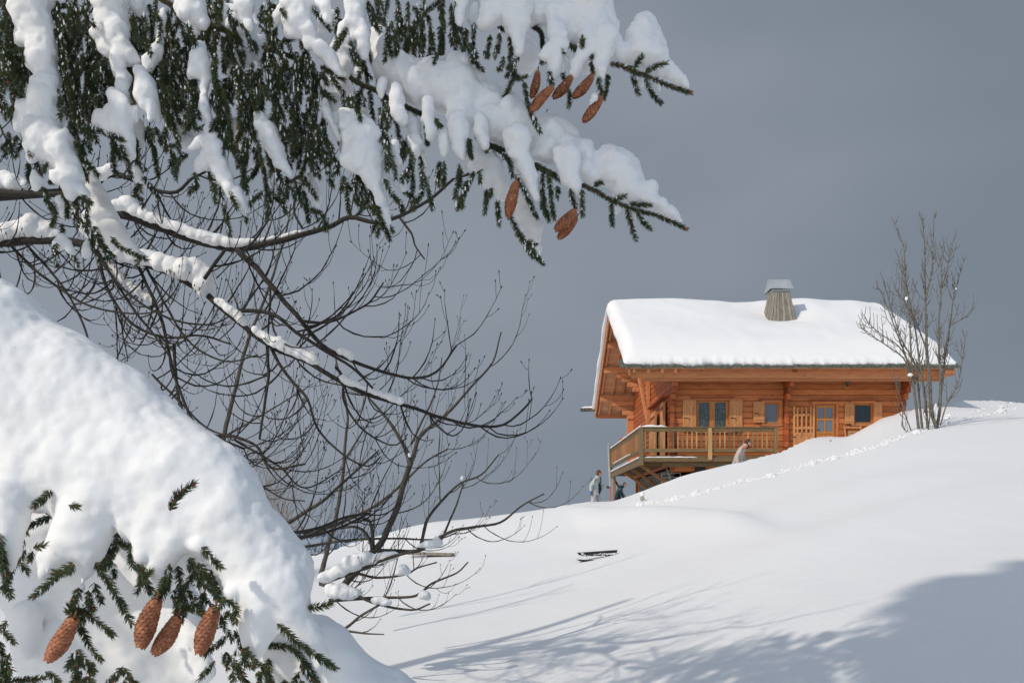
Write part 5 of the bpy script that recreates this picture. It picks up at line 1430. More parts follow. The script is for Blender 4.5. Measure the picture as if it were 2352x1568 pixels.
for seg in LT.split('|'):
    a, dz = seg.split(';')
    pts = [tuple(map(float, q.split(','))) for q in a.split()]
    big = pts[0][0] == 1010
    twig(lowb if float(dz) < .12 else lowb2, wp('L8', pts, LD + float(dz)), rs=.0032 if big else .0022, L=.0175, dens=1500, frost=rj.choice([0, .3]))

# ------------------------------------------------------------------ cones
def cone(parent, tile, a, b, wid, d, label=None, seed=0):
    A = TP(tile, a[0], a[1], d); B = TP(tile, b[0], b[1], d)
    s = TILE[tile][2]
    R0 = wid*s/F*d/2
    ax = B - A; L = np.linalg.norm(ax); ax /= L
    side = np.cross(ax, [0, 1, 0]); side /= np.linalg.norm(side)
    up = np.cross(side, ax)
    r = random.Random(seed); bend = r.uniform(-.05, .05)*L
    def prof(t): return R0*(math.sin(math.pi*min(1, .10 + t*.62))**.55 if t < .55 else math.cos((t-.55)/.45*math.pi/2*.83)**.75)
    def ctr(t): return A + ax*(t*L) + side*(bend*math.sin(math.pi*t))
    mb = MB()
    mb.tube([ctr(t) for t in np.linspace(0, 1, 14)], [prof(t)*.80 for t in np.linspace(0, 1, 14)], 10, mi=1)
    n = int(L/.0016)*2
    n = max(90, min(170, n))
    ga = math.radians(137.508)
    for k in range(n):
        t = .01 + (k/(n-1))*.97
        ph = k*ga
        rr = prof(t)
        rad = side*math.cos(ph) + up*math.sin(ph)
        tan = np.cross(ax, rad)
        c = ctr(t)
        wS = rr*.50 + .0012; h = L*.095
        base = c + rad*rr*.78 - ax*h*.35
        m1 = c + rad*rr*.98; tip = c + rad*(rr*1.06) + ax*h*.62
        e = r.uniform(.9, 1.1)
        vs = [base - tan*wS*.5, base + tan*wS*.5, m1 + tan*wS*e, tip + tan*wS*.45, tip + ax*h*.12, tip - tan*wS*.45, m1 - tan*wS*e, c + rad*rr*.86 + ax*h*.45]
        mb.add(vs, [(0,1,2,6),(6,2,3,5),(5,3,4),(5,4,7),(4,3,7)], 0)
    # small blobs of resin
    for k in range(r.choice([1, 2, 3])):
        t = r.uniform(.4, .95); ph = -math.pi/2 + r.uniform(-.7, .7)
        rad = side*math.cos(ph) + up*math.sin(ph)
        c = ctr(t) + rad*prof(t)*1.02
        mb.add(ICO_V*np.array([.0022, .0015, .003])*r.uniform(.7, 1.4) + c, [tuple(f) for f in ICO_F], 2)
    o = mb.build('cone', [M['cone'], M['cone_core'], M['resin']], parent)
    if label: o['label'] = label
    mb2 = MB(); mb2.tube([A - ax*.012 + np.array([0,0,.006]), A + ax*.006], [.002, .003], 6); mb2.build('stalk', M['stem'], o)
    return o
for i, (a, b, w, d) in enumerate([((440,1010),(285,1262),102,LD-.05), ((935,900),(840,1185),112,LD-.07), ((1060,1000),(918,1222),98,LD-.04), ((1285,945),(1188,1222),104,LD-.05)]):
    cone(tree_low, 'L8', a, b, w, d, seed=i)
for i, (t, a, b, w, dz) in enumerate([('T3',(805,640),(748,868),74,.02), ('T3',(935,780),(748,992),86,-.04), ('T3',(1105,685),(945,870),84,.0), ('T3',(1292,680),(1122,868),86,-.03), ('T3',(1372,872),(1212,1085),84,-.02),
        ('T5',(612,565),(540,872),98,-.05), ('T5',(1140,822),(965,995),98,-.03), ('T5',(1150,885),(990,1068),82,.02)]):
    par = min(bough_objs, key=lambda q: 0)
    c = TP(t, a[0], a[1], UD); kk = int(np.argmin([np.linalg.norm(c-q) for q in bc]))
    cone(bough_objs[kk], t, a, b, w, UD+dz, seed=20+i)

# ------------------------------------------------------------------ the rest of the tall spruce, above and beside the view
def in_view(p, m=.10):
    if p[1] < .25: return False
    x = CX + F*p[0]/p[1]; y = HY - F*p[2]/p[1]
    return (-60 - m*F/p[1] < x < 2400 + m*F/p[1]) and (-60 - m*F/p[1] < y < 1700)
S_ = np.array(SUN_DIR[:])
def _rays(spec):
    out = []
    for tile, x, y, d in spec:
        if d is None:
            g = ground_hit(TILE[tile][0]+x*TILE[tile][2], TILE[tile][1]+y*TILE[tile][2])
            if g is not None: out.append(g)
        else: out.append(TP(tile, x, y, d))
    return np.array(out)
LIT = _rays([('L7',50,350,LD),('L7',150,700,LD),('L7',300,700,LD),('L7',0,600,LD),('L7',300,1100,LD),('L7',100,500,LD),('L7',500,900,LD),('L7',900,1200,LD),('L7',1200,1400,LD),('L8',200,200,LD),('L8',600,400,LD),('L8',1000,500,LD),('L8',1500,800,LD),('L8',1800,1100,LD),('L8',2100,1350,LD),('L8',300,1200,LD),('L8',900,1200,LD),
   ('L7',-100,800,LD),('T3',700,100,UD),('T3',1200,200,UD),('T3',1700,400,UD),('T5',600,300,UD),('T5',1000,300,UD),('T5',1500,500,UD),('T5',1900,800,UD),('T3',400,1000,UD),('T6',1300,300,UD),('T2',2100,900,UD)] +
   [('D',x,y,None) for x,y in ((1250,1530),(1400,1500),(1100,1540),(1550,1465),(1350,1560),(1700,1415),(1480,1545),(1270,1440),(1100,1480),(1380,1415),(1500,1390),(1620,1365),(1750,1330),(1850,1300),(1950,1270),(2050,1245),(2150,1225),(2250,1215),(2340,1200),(1500,1300),(1800,1230),(2100,1130),(2340,1080),(1100,1350))])
SOFT = _rays([('D',x,y,None) for x,y in ((1300,1500),(1500,1460),(1650,1420),(1800,1390),(1950,1340),(2100,1300),(1450,1540),(1700,1490),(2300,1260))] + [('T1',400,300,UD),('T1',500,1200,UD),('T1',1200,1200,UD),('T2',900,200,UD),('T2',1500,400,UD),('T1',2000,600,UD),('T6',400,200,UD)])
def blocks(pts, H, rad):
    for p in pts:
        v = np.array(p) - H; t = v @ S_
        d = np.linalg.norm(v - t[:, None]*S_, axis=1)
        if np.any((d < rad) & (t > .2)): return True
    return False
def allowed(pts, L, r):
    if blocks(pts, LIT, .14 + .27*L): return False
    if blocks(pts, SOFT, .12 + .2*L) and r.random() < .8: return False
    return True
def spruce_bough_mesh(seed, L=1.0):
    r = random.Random(seed); mb = MB()
    axis = [np.array([t*L, 0, -.30*L*t*t + .06*L*max(0, t-.7)]) for t in np.linspace(0, 1, 9)]
    mb.tube(axis, [.014*(1-i/10) for i in range(9)], 5, mi=1)
    for k in range(34):
        t = r.uniform(.12, 1); s = r.choice([-1, 1])
        p0 = np.array([t*L, 0, -.30*L*t*t]); l2 = L*(.12 + .30*(1-t))*r.uniform(.7, 1.2)
        p1 = p0 + np.array([l2*.45, s*l2, -.10*l2]); pm = (p0+p1)/2 + np.array([0, 0, .02])
        mb.tube([p0, pm, p1], [.006, .005, .003], 4, mi=1)
        for q in range(5):
            u = r.uniform(.1, 1); b0 = p0*(1-u) + p1*u; h = r.uniform(.10, .24)*L*.7
            b1 = b0 + np.array([r.uniform(-.04, .06), r.uniform(-.03, .03), -h])
            mb.tube([b0, (b0+b1)/2 + np.array([.01, 0, 0]), b1], [.012, .018, .004], 4, mi=0)
        mb.tube([pm, p1, p1 + (p1-pm)*.35], [.022, .024, .005], 5, mi=0)
        # snow pad
        c = (pm+p1)/2 + np.array([0, 0, .035])
        mb.add(ICO_V[:, :]*np.array([l2*.30, l2*.42, .045]) + c, [tuple(f) for f in ICO_F], 2)
    return mb
bvar = []
for s in range(4):
    mb = spruce_bough_mesh(100+s)
    me = bpy.data.meshes.new('bough'); me.from_pydata(mb.v, [], mb.f)
    for m in (M['needle_far'], M['bark_spruce'], M['snow_near']): me.materials.append(m)
    me.polygons.foreach_set('material_index', mb.m); me.update(); bvar.append(me)
def crown(root, tx, ty, z0, z1, rmax, n, seed, zbase=-2.2, skip=None):
    r = random.Random(seed)
    ztop = z0 + .5
    for k in range(n):
        t = (k + r.random())/n; z = z0 + (z1-z0)*t
        az = k*2.39996 + r.uniform(-.3, .3); L = rmax*(1 - t)**.8*r.uniform(.75, 1.1) + .25
        ok = True
        if skip is not False:
            for q in (.3, .6, 1.0):
                for drop in (0, .25):
                    p = (tx + math.cos(az)*L*q, ty + math.sin(az)*L*q, z - .30*L*q*q - drop*L)
                    if in_view(p): ok = False
        if not allowed([(tx + math.cos(az)*L*q, ty + math.sin(az)*L*q, z - .30*L*q*q) for q in (.2, .5, .8, 1.0)], L, r): ok = False
        if ok: ztop = max(ztop, z)
        if not ok: continue
        o = bpy.data.objects.new('bough', bvar[r.randrange(4)]); COL.objects.link(o)
        o.parent = root; o.location = (tx, ty, z); o.rotation_euler = (0, r.uniform(-.05, .12), az); o.scale = (L, L*.9, L*.9)
    mb = MB()
    mb.tube([(tx, ty, zbase), (tx+.03, ty, (zbase+ztop)/2), (tx, ty, ztop+.3)], [.17, .10, .015], 10); mb.build('trunk', M['bark_spruce'], root)
crown(tree_up, -4.3, 1.5, 2.6, 5.3, 2.4, 120, 5)
tree_bk = thing('spruce_tree', 'spruce standing behind the camera whose crown shades the lower right snow', 'tree')
crown(tree_bk, -4.8, -1.7, 3.0, 10.0, 3.0, 330, 6, skip=False)
# unseen limbs added above the picture to shade the hanging boughs
ro = random.Random(8)
for (ax_, ay, az_, bx_, by_, bz_) in ((-4.3,1.5,2.6, -.6,2.2,2.35), (-4.3,1.5,3.1, -.9,1.9,2.9), (-4.3,1.5,3.6, -.2,2.3,3.2), (-4.3,1.5,2.3,-1.6,2.6,2.2)):
    A, B = np.array([ax_, ay, az_]), np.array([bx_, by_, bz_])
    mb = MB(); mb.tube([A, (A+B)/2 + np.array([0, 0, .12]), B], [.05, .035, .012], 7); mb.build('limb', M['bark_spruce'], tree_up)
    for k in range(12):
        t = .15 + k/11*.85; p = A*(1-t)+B*t + np.array([0,0,.1*math.sin(math.pi*t)]); L = ro.uniform(.5, .8)
        d = B - A; az = math.atan2(d[1], d[0]) + ro.uniform(-1.6, 1.6)
        tip = (p[0]+math.cos(az)*L, p[1]+math.sin(az)*L, p[2] - .55*L)
        if in_view(tip, .02) or in_view((tip[0], tip[1], p[2]-.5*L), .02): continue
        if not allowed([p, tip], L, ro): continue
        o = bpy.data.objects.new('bough', bvar[ro.randrange(4)]); COL.objects.link(o)
        o.parent = tree_up; o.location = p; o.rotation_euler = (0, 0, az); o.scale = (L, L, L)

# boughs of the rear spruce that put the bottom right corner in shade
rd = random.Random(12)
for (x, y) in ((2100,1540),(2250,1500),(2340,1450),(1950,1560),(2330,1540),(2200,1440),(2050,1500),(1900,1530),(2290,1400),(2150,1480),(2340,1380),(1780,1560),(2000,1560),(2260,1560)):
    g = ground_hit(x, y)
    if g is None: continue
    for q in range(4):
        yy = -1.7 + rd.uniform(-1.3, 1.3); t = (yy - g[1]) / S_[1]; q_ = g + S_*t
        dx, dy = q_[0] + 4.8, q_[1] + 1.7
        L = min(3.4, math.hypot(dx, dy) + .4); az = math.atan2(dy, dx); L = max(L, 1.2)
        zt = q_[2] + .3*L*.5
        pts = [(-4.8 + math.cos(az)*L*u, -1.7 + math.sin(az)*L*u, zt - .3*L*u*u) for u in (.3, .6, 1.0)]
        if blocks(pts, LIT, .06 + .07*L): continue
        o = bpy.data.objects.new('bough', bvar[rd.randrange(4)]); COL.objects.link(o)
        o.parent = tree_bk; o.location = (-4.8, -1.7, zt); o.rotation_euler = (0, 0, az); o.scale = (L, L*.9, L*.9)
# ------------------------------------------------------------------ bare broadleaved trees
def grow(mb, p0, d0, L, r0, rnd, level=0, up=.6, kids=True, mi=0, sides=5, buds=True, wob=.12):
    """a side shoot that leaves its limb at an angle and curves upwards"""
    n = max(4, int(L/.05)); step = L/n
    p = np.array(p0, float); d = np.array(d0, float); d /= np.linalg.norm(d)
    pts, rad = [p.copy()], [r0]
    for i in range(n):
        d = d + np.array([rnd.gauss(0, wob), rnd.gauss(0, wob*.7), rnd.gauss(0, wob) + up*step/ max(L, .15) * 1.2])
        d /= np.linalg.norm(d)
        p = p + d*step
        pts.append(p.copy()); t = (i+1)/n
        node = 1.35 if i % 2 else 1.0
        rad.append(max(.0011, r0*(1-.72*t)*node))
        if kids and i > 1 and rnd.random() < (.36 if level == 0 else .16):
            s = rnd.choice([-1, 1]); ang = rnd.uniform(.5, 1.0)*s
            dd = np.array([d[0]*math.cos(ang)-d[2]*math.sin(ang), d[1]+rnd.uniform(-.5,.5), d[0]*math.sin(ang)+d[2]*math.cos(ang)])
            grow(mb, p, dd, L*rnd.uniform(.25, .55)*(1-.4*t), r0*(1-.6*t)*.65, rnd, level+1, up, level < 1, mi, 4, buds, wob)
    mb.tube(pts, rad, sides, mi)
    if buds:
        e = pts[-1]; q = e + d*.016
        mb.tube([e, (e+q)/2, q], [.0018, .0034, .0008], 5, mi)
    return pts

def bare_tree(root, limbs, seed, mats, up=.6, dens=1.0, Ls=(.25, .7), r_tw=.0045, jd=.25, wob=.12, taper=.35, twigs=True):
    """limbs: (tile, depth0, depth1, [(x,y)..], r0_px, r1_px)"""
    rnd = random.Random(seed)
    for (tile, d0, d1, pts, r0, r1) in limbs:
        n = len(pts); s = TILE[tile][2]
        W = [TP(tile, x, y, d0 + (d1-d0)*i/(n-1)) for i, (x, y) in enumerate(pts)]
        path = smooth_path(np.array(W), .05)
        m = len(path)
        R = [max(.0014, ((r0*(1-i/(m-1)) + r1*i/(m-1)) * d0/F) * (1 + .10*mnoise.noise(Vector((i*.7, seed, r0))))) for i in range(m)]
        wobv = np.array([[.5*R[i]*mnoise.noise(Vector((i*.35, 3, seed))), 0, .5*R[i]*mnoise.noise(Vector((i*.35, 9, seed)))] for i in range(m)])
        mb = MB(); mb.tube(path + wobv, R, 8)
        limb = mb.build('limb', mats[0], root, smooth=True)
        if not twigs: continue
        tw = MB()
        L = float(np.sum(np.linalg.norm(np.diff(path, axis=0), axis=1)))
        for k in range(int(L/.16*dens)):
            i = rnd.randrange(1, m); 
            t = path[min(i+1, m-1)] - path[max(i-1, 0)]; t /= np.linalg.norm(t)
            sgn = rnd.choice([-1, -1, 1]); ang = rnd.uniform(.5, 1.2)*sgn
            dd = np.array([t[0]*math.cos(ang)-t[2]*math.sin(ang), rnd.uniform(-jd, jd)*2, t[0]*math.sin(ang)+t[2]*math.cos(ang)])
            LL = rnd.uniform(*Ls)
            grow(tw, path[i], dd, LL, min(R[i]*.6, r_tw*rnd.uniform(.8, 1.3)), rnd, 0, up, True, 0, 5, True, wob)
        if tw.n: 
            o = tw.build('twigs', mats[1], limb, smooth=True); o['kind'] = 'stuff'

dark = thing('bare_tree', 'dark-barked leafless tree with snow on long limbs arching in from the left', 'tree')
DL = [
 ('D', 4.6, 4.4, [(-160,430),(0,441),(93,447),(160,442),(213,418),(266,401),(313,414),(359,437),(405,441),(440,411),(470,395)], 9, 3),
 ('D', 4.7, 4.2, [(-160,560),(0,556),(130,552),(210,566),(266,585),(347,610),(440,652),(519,715),(614,790),(709,832),(790,881),(863,912),(955,938),(1017,960),(1101,978),(1156,975),(1200,942),(1222,916)], 11, 2),
 ('D', 4.6, 4.2, [(170,440),(252,485),(324,506),(394,534),(463,557),(544,570),(637,555),(706,536),(764,518),(801,499),(845,508),(873,511),(924,494),(984,460),(1042,411)], 10, 3),
 ('D', 4.2, 4.1, [(919,501),(945,536),(952,562),(975,595)], 3, 1.5),
 ('D', 4.3, 4.1, [(544,573),(579,606),(621,654),(680,722),(738,791),(808,828),(881,854),(947,868),(1002,854),(1050,792)], 7, 2),
 ('D', 4.3, 4.0, [(519,711),(621,720),(680,762),(753,810),(808,843),(856,891)], 5, 2.5),
 ('D', 4.2, 4.0, [(694,737),(753,740),(808,718),(848,695),(868,668),(881,649)], 3.6, 1.6),
 ('D', 4.4, 4.2, [(614,795),(616,861),(607,935),(596,1008)], 4, 2.5),
 ('D', 4.4, 4.1, [(625,803),(658,861),(706,916),(731,986),(790,1045),(845,1070),(874,1048)], 4, 1.5),
 ('D', 4.3, 4.1, [(771,843),(790,869),(788,916),(826,979),(896,1022),(934,1006)], 3.4, 1.5),
 ('D', 4.5, 4.3, [(640,430),(688,402),(706,349),(708,300)], 4, 2.5), ('D', 4.5, 4.3, [(813,499),(835,480),(855,476)], 3, 2),
 ('D', 4.4, 4.3, [(680,440),(676,490),(695,525)], 3.2, 2.5),
 ('D', 4.3, 4.2, [(470,640),(497,600),(515,575)], 4.5, 4),
 ('D', 4.7, 4.4, [(140,350),(180,480),(225,580),(300,700),(370,790),(395,830)], 5, 2),
 ('D', 4.8, 4.5, [(0,690),(60,760),(130,830),(200,870),(290,900)], 5, 2.5), ('D', 4.8, 4.4, [(-20,520),(60,600),(120,650),(200,700),(300,720),(375,715)], 4, 1.5),
 ('D', 4.8, 4.4, [(60,560),(130,640),(170,700),(205,790),(200,880)], 3.5, 1.5), ('D', 4.6, 4.4, [(290,560),(330,640),(370,730),(395,840),(430,940),(470,990),(560,1030)], 4.5, 2.5),
 ('D', 4.6, 4.3, [(220,580),(270,650),(330,700),(400,735),(480,745),(540,720)], 3.5, 1.5), ('D', 4.7, 4.4, [(230,570),(240,650),(300,740),(380,775),(460,770),(530,790)], 4, 2),
 ('D', 4.6, 4.3, [(330,600),(380,700),(440,790),(520,830),(590,815)], 3.5, 1.5), ('D', 4.6, 4.3, [(400,790),(408,900),(440,990),(500,1060),(590,1035)], 3.8, 1.5),
 ('D', 4.7, 4.3, [(420,985),(480,1000),(540,1003),(590,1025),(625,1075),(700,1065)], 4.5, 2), ('D', 4.7, 4.3, [(350,860),(420,930),(480,985),(560,1010)], 3, 1.6),
 ('D', 4.5, 4.2, [(184,65),(180,120),(240,170),(305,160)], 3, 1.5), ('D', 4.5, 4.2, [(165,190),(215,118),(196,30)], 6, 3), ('D', 4.5, 4.2, [(140,78),(178,72),(215,110)], 3, 3), ('D', 4.5, 4.3, [(388,180),(430,120),(415,60)], 4, 2),
 ('D', 4.4, 4.2, [(0,288),(18,330),(32,360)], 2.5, 1.5),
 ('D', 4.6, 4.2, [(540,1010),(640,1070),(700,1120),(790,1075)], 3, 1.2), ('D', 4.5, 4.2, [(470,1010),(560,1080),(640,1140),(700,1150)], 3, 1.2),
 ('D', 4.5, 4.2, [(560,1100),(640,1210),(720,1215),(790,1188),(850,1178)], 5, 2.5), ('D', 4.5, 4.3, [(620,1232),(700,1232),(770,1215),(850,1178)], 5, 2),
]
bare_tree(dark, DL, 3, (M['bark_dark'], M['bark_dark']), up=1.7, dens=1.7, Ls=(.18, .60), r_tw=.0044, jd=.3, wob=.085)
# its trunk, left of the picture
mb = MB(); mb.tube([P(-330, 1700, 4.8), P(-300, 1000, 4.8), P(-260, 560, 4.75), P(-240, 300, 4.7), P(-150, -200, 4.6)], [.13, .11, .09, .07, .04], 10); mb.build('trunk', M['bark_dark'], dark, smooth=True)
for a, b in (((-262,560),(-160,560)), ((-255,480),(-160,430)), ((-255,480),(170,440)), ((-20,600),(0,690))):
    mb = MB(); mb.tube([P(*a, 4.75), P((a[0]+b[0])/2, (a[1]+b[1])/2-6, 4.72), P(*b, 4.7)], [.035, .028, .022], 8); mb.build('limb', M['bark_dark'], dark, smooth=True)

grey = thing('bare_tree', 'grey leaning tree with a forked trunk and snowy lower branches left of the chalet', 'tree')
GL = [
 ('D', 6.4, 6.2, [(770,1375),(790,1349),(808,1322),(851,1272),(873,1250),(890,1215),(907,1179),(929,1107),(944,1060)], 9, 6),
 ('D', 6.2, 6.2, [(944,1060),(920,1008),(878,948),(845,912)], 5, 2.5), ('D', 6.2, 6.3, [(944,1058),(969,997),(1028,949),(1083,887),(1131,832),(1151,762)], 5, 1.5),
 ('D', 6.3, 6.3, [(873,1250),(861,1263)], 6, 6), ('D', 6.3, 6.0, [(855,1263),(908,1265),(960,1264),(1000,1240),(1037,1220),(1086,1210),(1149,1199),(1200,1160),(1250,1133)], 5.5, 1.5),
 ('D', 6.3, 6.1, [(735,1338),(814,1312),(882,1284),(960,1262)], 6, 3), ('D', 6.3, 6.0, [(735,1340),(790,1355),(867,1386),(944,1400),(987,1386)], 5, 1.8),
 ('D', 6.3, 6.0, [(756,1378),(867,1372),(953,1368),(990,1340),(1049,1315),(1075,1290)], 4.5, 1.5), ('D', 6.3, 6.0, [(818,1315),(867,1326),(932,1318),(960,1303),(1003,1291)], 3.5, 1.5),
 ('D', 6.2, 6.0, [(793,1442),(833,1411),(870,1389)], 3.5, 2.5), ('D', 6.2, 6.0, [(796,1448),(840,1454),(882,1456)], 3, 1.2),
 ('D', 6.4, 6.4, [(963,1260),(984,1189),(1021,1143),(1058,1109),(1105,1090),(1145,1044)], 4, 1.5), ('D', 6.4, 6.3, [(1010,1245),(1040,1180),(1065,1110)], 3, 1.5),
 ('D', 6.5, 6.5, [(654,1204),(738,1152),(790,1106),(870,1034)], 5, 2), ('D', 6.5, 6.4, [(690,1235),(778,1201),(852,1167),(913,1121),(975,1062),(1028,1031)], 4.5, 1.8),
 ('D', 6.3, 6.2, [(856,1262),(852,1200),(825,1188)], 4.5, 3), ('D', 6.3, 6.3, [(855,1300),(850,1240),(820,1210),(760,1215)], 4, 3),
 ('D', 6.5, 6.5, [(944,1020),(1000,900),(1015,820)], 3, 1), ('D', 6.4, 6.3, [(700,1255),(800,1240),(900,1236),(1000,1238),(1050,1222)], 3.5, 1.5),
]
bare_tree(grey, GL, 5, (M['bark_grey'], M['bark_grey']), up=1.6, dens=.7, Ls=(.2, .65), r_tw=.0045, jd=.3, wob=.055)
def sapling(label, limbs, seed, mat, **kw):
    t = thing('sapling', label, 'tree', 'thin bare saplings behind the dark tree'); bare_tree(t, limbs, seed, (M[mat], M[mat]), **kw); return t
sapling('slender pale sapling crossing behind the dark arching limbs', [('D', 8, 8, [(500,1090),(515,1000),(541,890),(570,781),(614,671),(644,578),(660,520),(668,470)], 6, 1.8), ('D', 8, 8, [(575,775),(545,700),(520,640)], 3, 1), ('D', 8, 8, [(520,1000),(640,930),(720,880)], 3, 1)], 11, 'bark_grey', up=1.5, dens=.4, Ls=(.2, .6), r_tw=.005, wob=.05)
sapling('second straight sapling rising from the snow right of the snow heap', [('D', 8, 8, [(737,1320),(755,1250),(771,1189),(787,1096),(792,1028),(798,960),(790,900),(770,820)], 6, 1.8), ('D', 8, 8, [(790,1060),(840,980),(880,930)], 3, 1)], 12, 'bark_grey', up=1.2, dens=.5, Ls=(.3, .7), r_tw=.005, wob=.05)

# brownish shrub far behind
bush = thing('shrub', 'pale brown leafless shrub behind the dark branches', 'shrub')
rnd = random.Random(17); mb = MB()
for k in range(26):
    x = 600 + rnd.uniform(-55, 60); b0 = P(x, 1290, 13 + rnd.uniform(-.6, .6))
    grow(mb, b0, (rnd.uniform(-.35, .3), rnd.uniform(-.1, .1), 1), rnd.uniform(1.1, 2.0), .007, rnd, 0, .5, True, 0, 4, False, .10)
mb.build('stems', M['bark_tan'], bush)['kind'] = 'stuff'

# multi-stemmed ash in front of the chalet's right end
ash = thing('ash_tree', 'many-stemmed leafless young tree at the right corner of the chalet', 'tree')
AD = 26.0
AL = [
 [(1265,1385),(1190,1180),(1140,1000),(1130,930)], [(1320,1372),(1300,1180),(1265,900),(1250,640),(1240,400),(1222,240),(1180,60),(1150,-120)],
 [(1350,1362),(1325,1120),(1290,800),(1180,600),(1110,400),(1050,200),(1020,60)], [(1395,1345),(1370,1050),(1320,740),(1290,500),(1230,200),(1200,0),(1190,-200),(1120,-400)],
 [(1470,1330),(1425,1180),(1412,900),(1390,700),(1380,400),(1375,250),(1372,60),(1368,-180),(1360,-320),(1355,-430)], [(1470,1330),(1500,1150),(1500,850),(1490,600),(1490,400),(1512,150),(1510,-40),(1490,-180)],
 [(1490,1140),(1530,850),(1545,650),(1585,450),(1610,250),(1650,80),(1700,-80)], [(1500,1310),(1560,1120),(1650,960),(1690,750),(1712,560)],
 [(1250,880),(1190,740),(1060,640),(940,560),(855,490)], [(1260,820),(1150,640),(1020,550),(900,450),(855,370)], [(1285,960),(1200,700),(1130,520),(1060,330),(1000,170),(970,150)],
 [(1585,460),(1640,430),(1710,390),(1770,320)], [(1395,700),(1330,520),(1250,330),(1140,180),(1080,40)], [(1375,250),(1420,40),(1440,-150),(1445,-440)], [(1370,1200),(1365,1000),(1340,850)], [(1510,150),(1560,-20),(1590,-230)], [(1395,1340),(1412,1240),(1400,1120)],
 [(1245,1385),(1200,1350),(1170,1310)],
]
ash_l = []
rr0 = [1.6,3.6,3.2,3.2,4.6,4.0,3.4,1.8,2.2,1.8,2.6,1.8,2.2,2.2,2.5,1.8,2,1.2]
for k, pts in enumerate(AL): ash_l.append(('Z2', AD + random.Random(k).uniform(-.3, .3), AD + random.Random(k+50).uniform(-.5, .5), pts, rr0[k]*.95, .6))
def ash_tree():
    rnd = random.Random(9)
    for (tile, d0, d1, pts, r0, r1) in ash_l:
        n = len(pts)
        W = [TP(tile, x, y, d0 + (d1-d0)*i/(n-1)) for i, (x, y) in enumerate(pts)]
        path = smooth_path(np.array(W), .2); m = len(path)
        R = [(r0*(1-i/(m-1)) + r1*i/(m-1))*AD/F for i in range(m)]
        mb = MB(); mb.tube(path, R, 6); limb = mb.build('stem', M['bark_ash'], ash, smooth=True)
        L = float(np.sum(np.linalg.norm(np.diff(path, axis=0), axis=1)))
        tw = MB()
        for k in range(int(L*8.5)):
            i = rnd.randrange(max(1, int(m*.25)), m)
            t = path[min(i+1, m-1)] - path[max(i-1, 0)]; t /= np.linalg.norm(t)
            ang = rnd.uniform(.5, 1.1)*rnd.choice([-1, 1])
            dd = np.array([t[0]*math.cos(ang)-t[2]*math.sin(ang), rnd.uniform(-.6, .6), t[0]*math.sin(ang)+t[2]*math.cos(ang)])
            LL = rnd.uniform(.3, 1.6)*(1 if i > m*.5 else .6)*(1 - .8*i/m)
            p = path[i].copy(); d = dd/np.linalg.norm(dd); ps, rs = [p.copy()], [.0085]
            for q in range(9):
                d = d + np.array([rnd.gauss(0, .05), rnd.gauss(0, .05), .26]); d /= np.linalg.norm(d)
                p = p + d*LL/9; ps.append(p.copy()); rs.append(.0100 - .0004*q)
                if q in (3, 5) and LL > .6:
                    a2 = rnd.choice([-1, 1])*.8
                    e = np.array([d[0]*math.cos(a2)-d[2]*math.sin(a2), d[1], d[0]*math.sin(a2)+d[2]*math.cos(a2)])
                    tw.tube([p, p+e*.1, p+e*.18+np.array([0,0,.05])], [.009, .008, .007], 4)
            tw.tube(ps, rs, 4)
        if tw.n: tw.build('twigs', M['bark_ash'], limb)['kind'] = 'stuff'
    
ash_tree()
blob('snow_clump', 'large clump of snow caught low in the many-stemmed tree by the eave', TP('Z2', 1245, 880, AD-.3), (.075, .07, .055), 4)
blob('snow_clump', 'clump of snow caught in a high left fork of the many-stemmed tree', TP('Z2', 1213, 232, AD-.3), (.045, .04, .06), 5)
blob('snow_clump', 'small round snow clump near the right top of the many-stemmed tree', TP('Z2', 1635, 148, AD-.3), (.022, .022, .03), 6)
blob('snow_clump', 'tall lump of snow in the crotch at the foot of the many-stemmed tree', TP('Z2', 1462, 1180, AD-.1), (.06, .06, .20), 7)

# ------------------------------------------------------------------ snow resting on bare limbs
def limb_snow(name, label, tile, pts, d, seed, mat='snow_limb', voxel=.005):
    """pts: (x, y of snow centre, radius)"""
    return snow_mass(name, label, [[tile, 0, pts]], d, voxel, M[mat], seed, disp=(.026, .004), thick=.9, iters=20, sat=0, jit=1.0, grow=.003, mid=.002)
limb_snow('limb_snow', 'snow lying along the long dark arching limb with a knob at its start', 'D', [(262,472,11),(288,470,14),(290,464,17),(320,487,12),(355,502,11),(400,519,9),(440,534,10),(480,545,12),(520,554,11),(550,559,9),(600,552,5),(640,546,5),(690,533,4)], 4.45, 41)
limb_snow('limb_snow', 'thick snow on the second dark limb ending in a hanging block', 'D', [(215,520,30),(250,560,28),(300,585,20),(345,592,18),(390,610,20),(430,622,26),(462,625,30),(470,650,26),(466,668,16)], 4.5, 42)
limb_snow('limb_snow', 'snow patches along the lower part of the second dark limb', 'D', [(500,690,8),(520,702,10),(560,737,8)], 4.25, 43)
limb_snow('limb_snow', 'heap of snow in the twig cluster halfway along the second dark limb', 'D', [(585,757,8),(622,784,13),(640,786,12),(672,806,9),(694,812,14),(710,820,12),(730,830,6)], 4.2, 44)
limb_snow('limb_snow', 'drift of snow on the outer stretch of the second dark limb', 'D', [(790,870,8),(805,876,9),(830,887,6),(870,903,6),(900,912,9),(918,918,7)], 4.15, 45)
limb_snow('limb_snow', 'snow shelf on the horizontal dark limb at the left edge', 'D', [(-20,538,26),(40,528,18),(80,520,26),(110,528,22),(130,540,14)], 4.65, 46)
limb_snow('limb_snow', 'snow on the upper dark limb at the left edge', 'D', [(-20,420,20),(20,418,20),(55,425,14)], 4.6, 47)
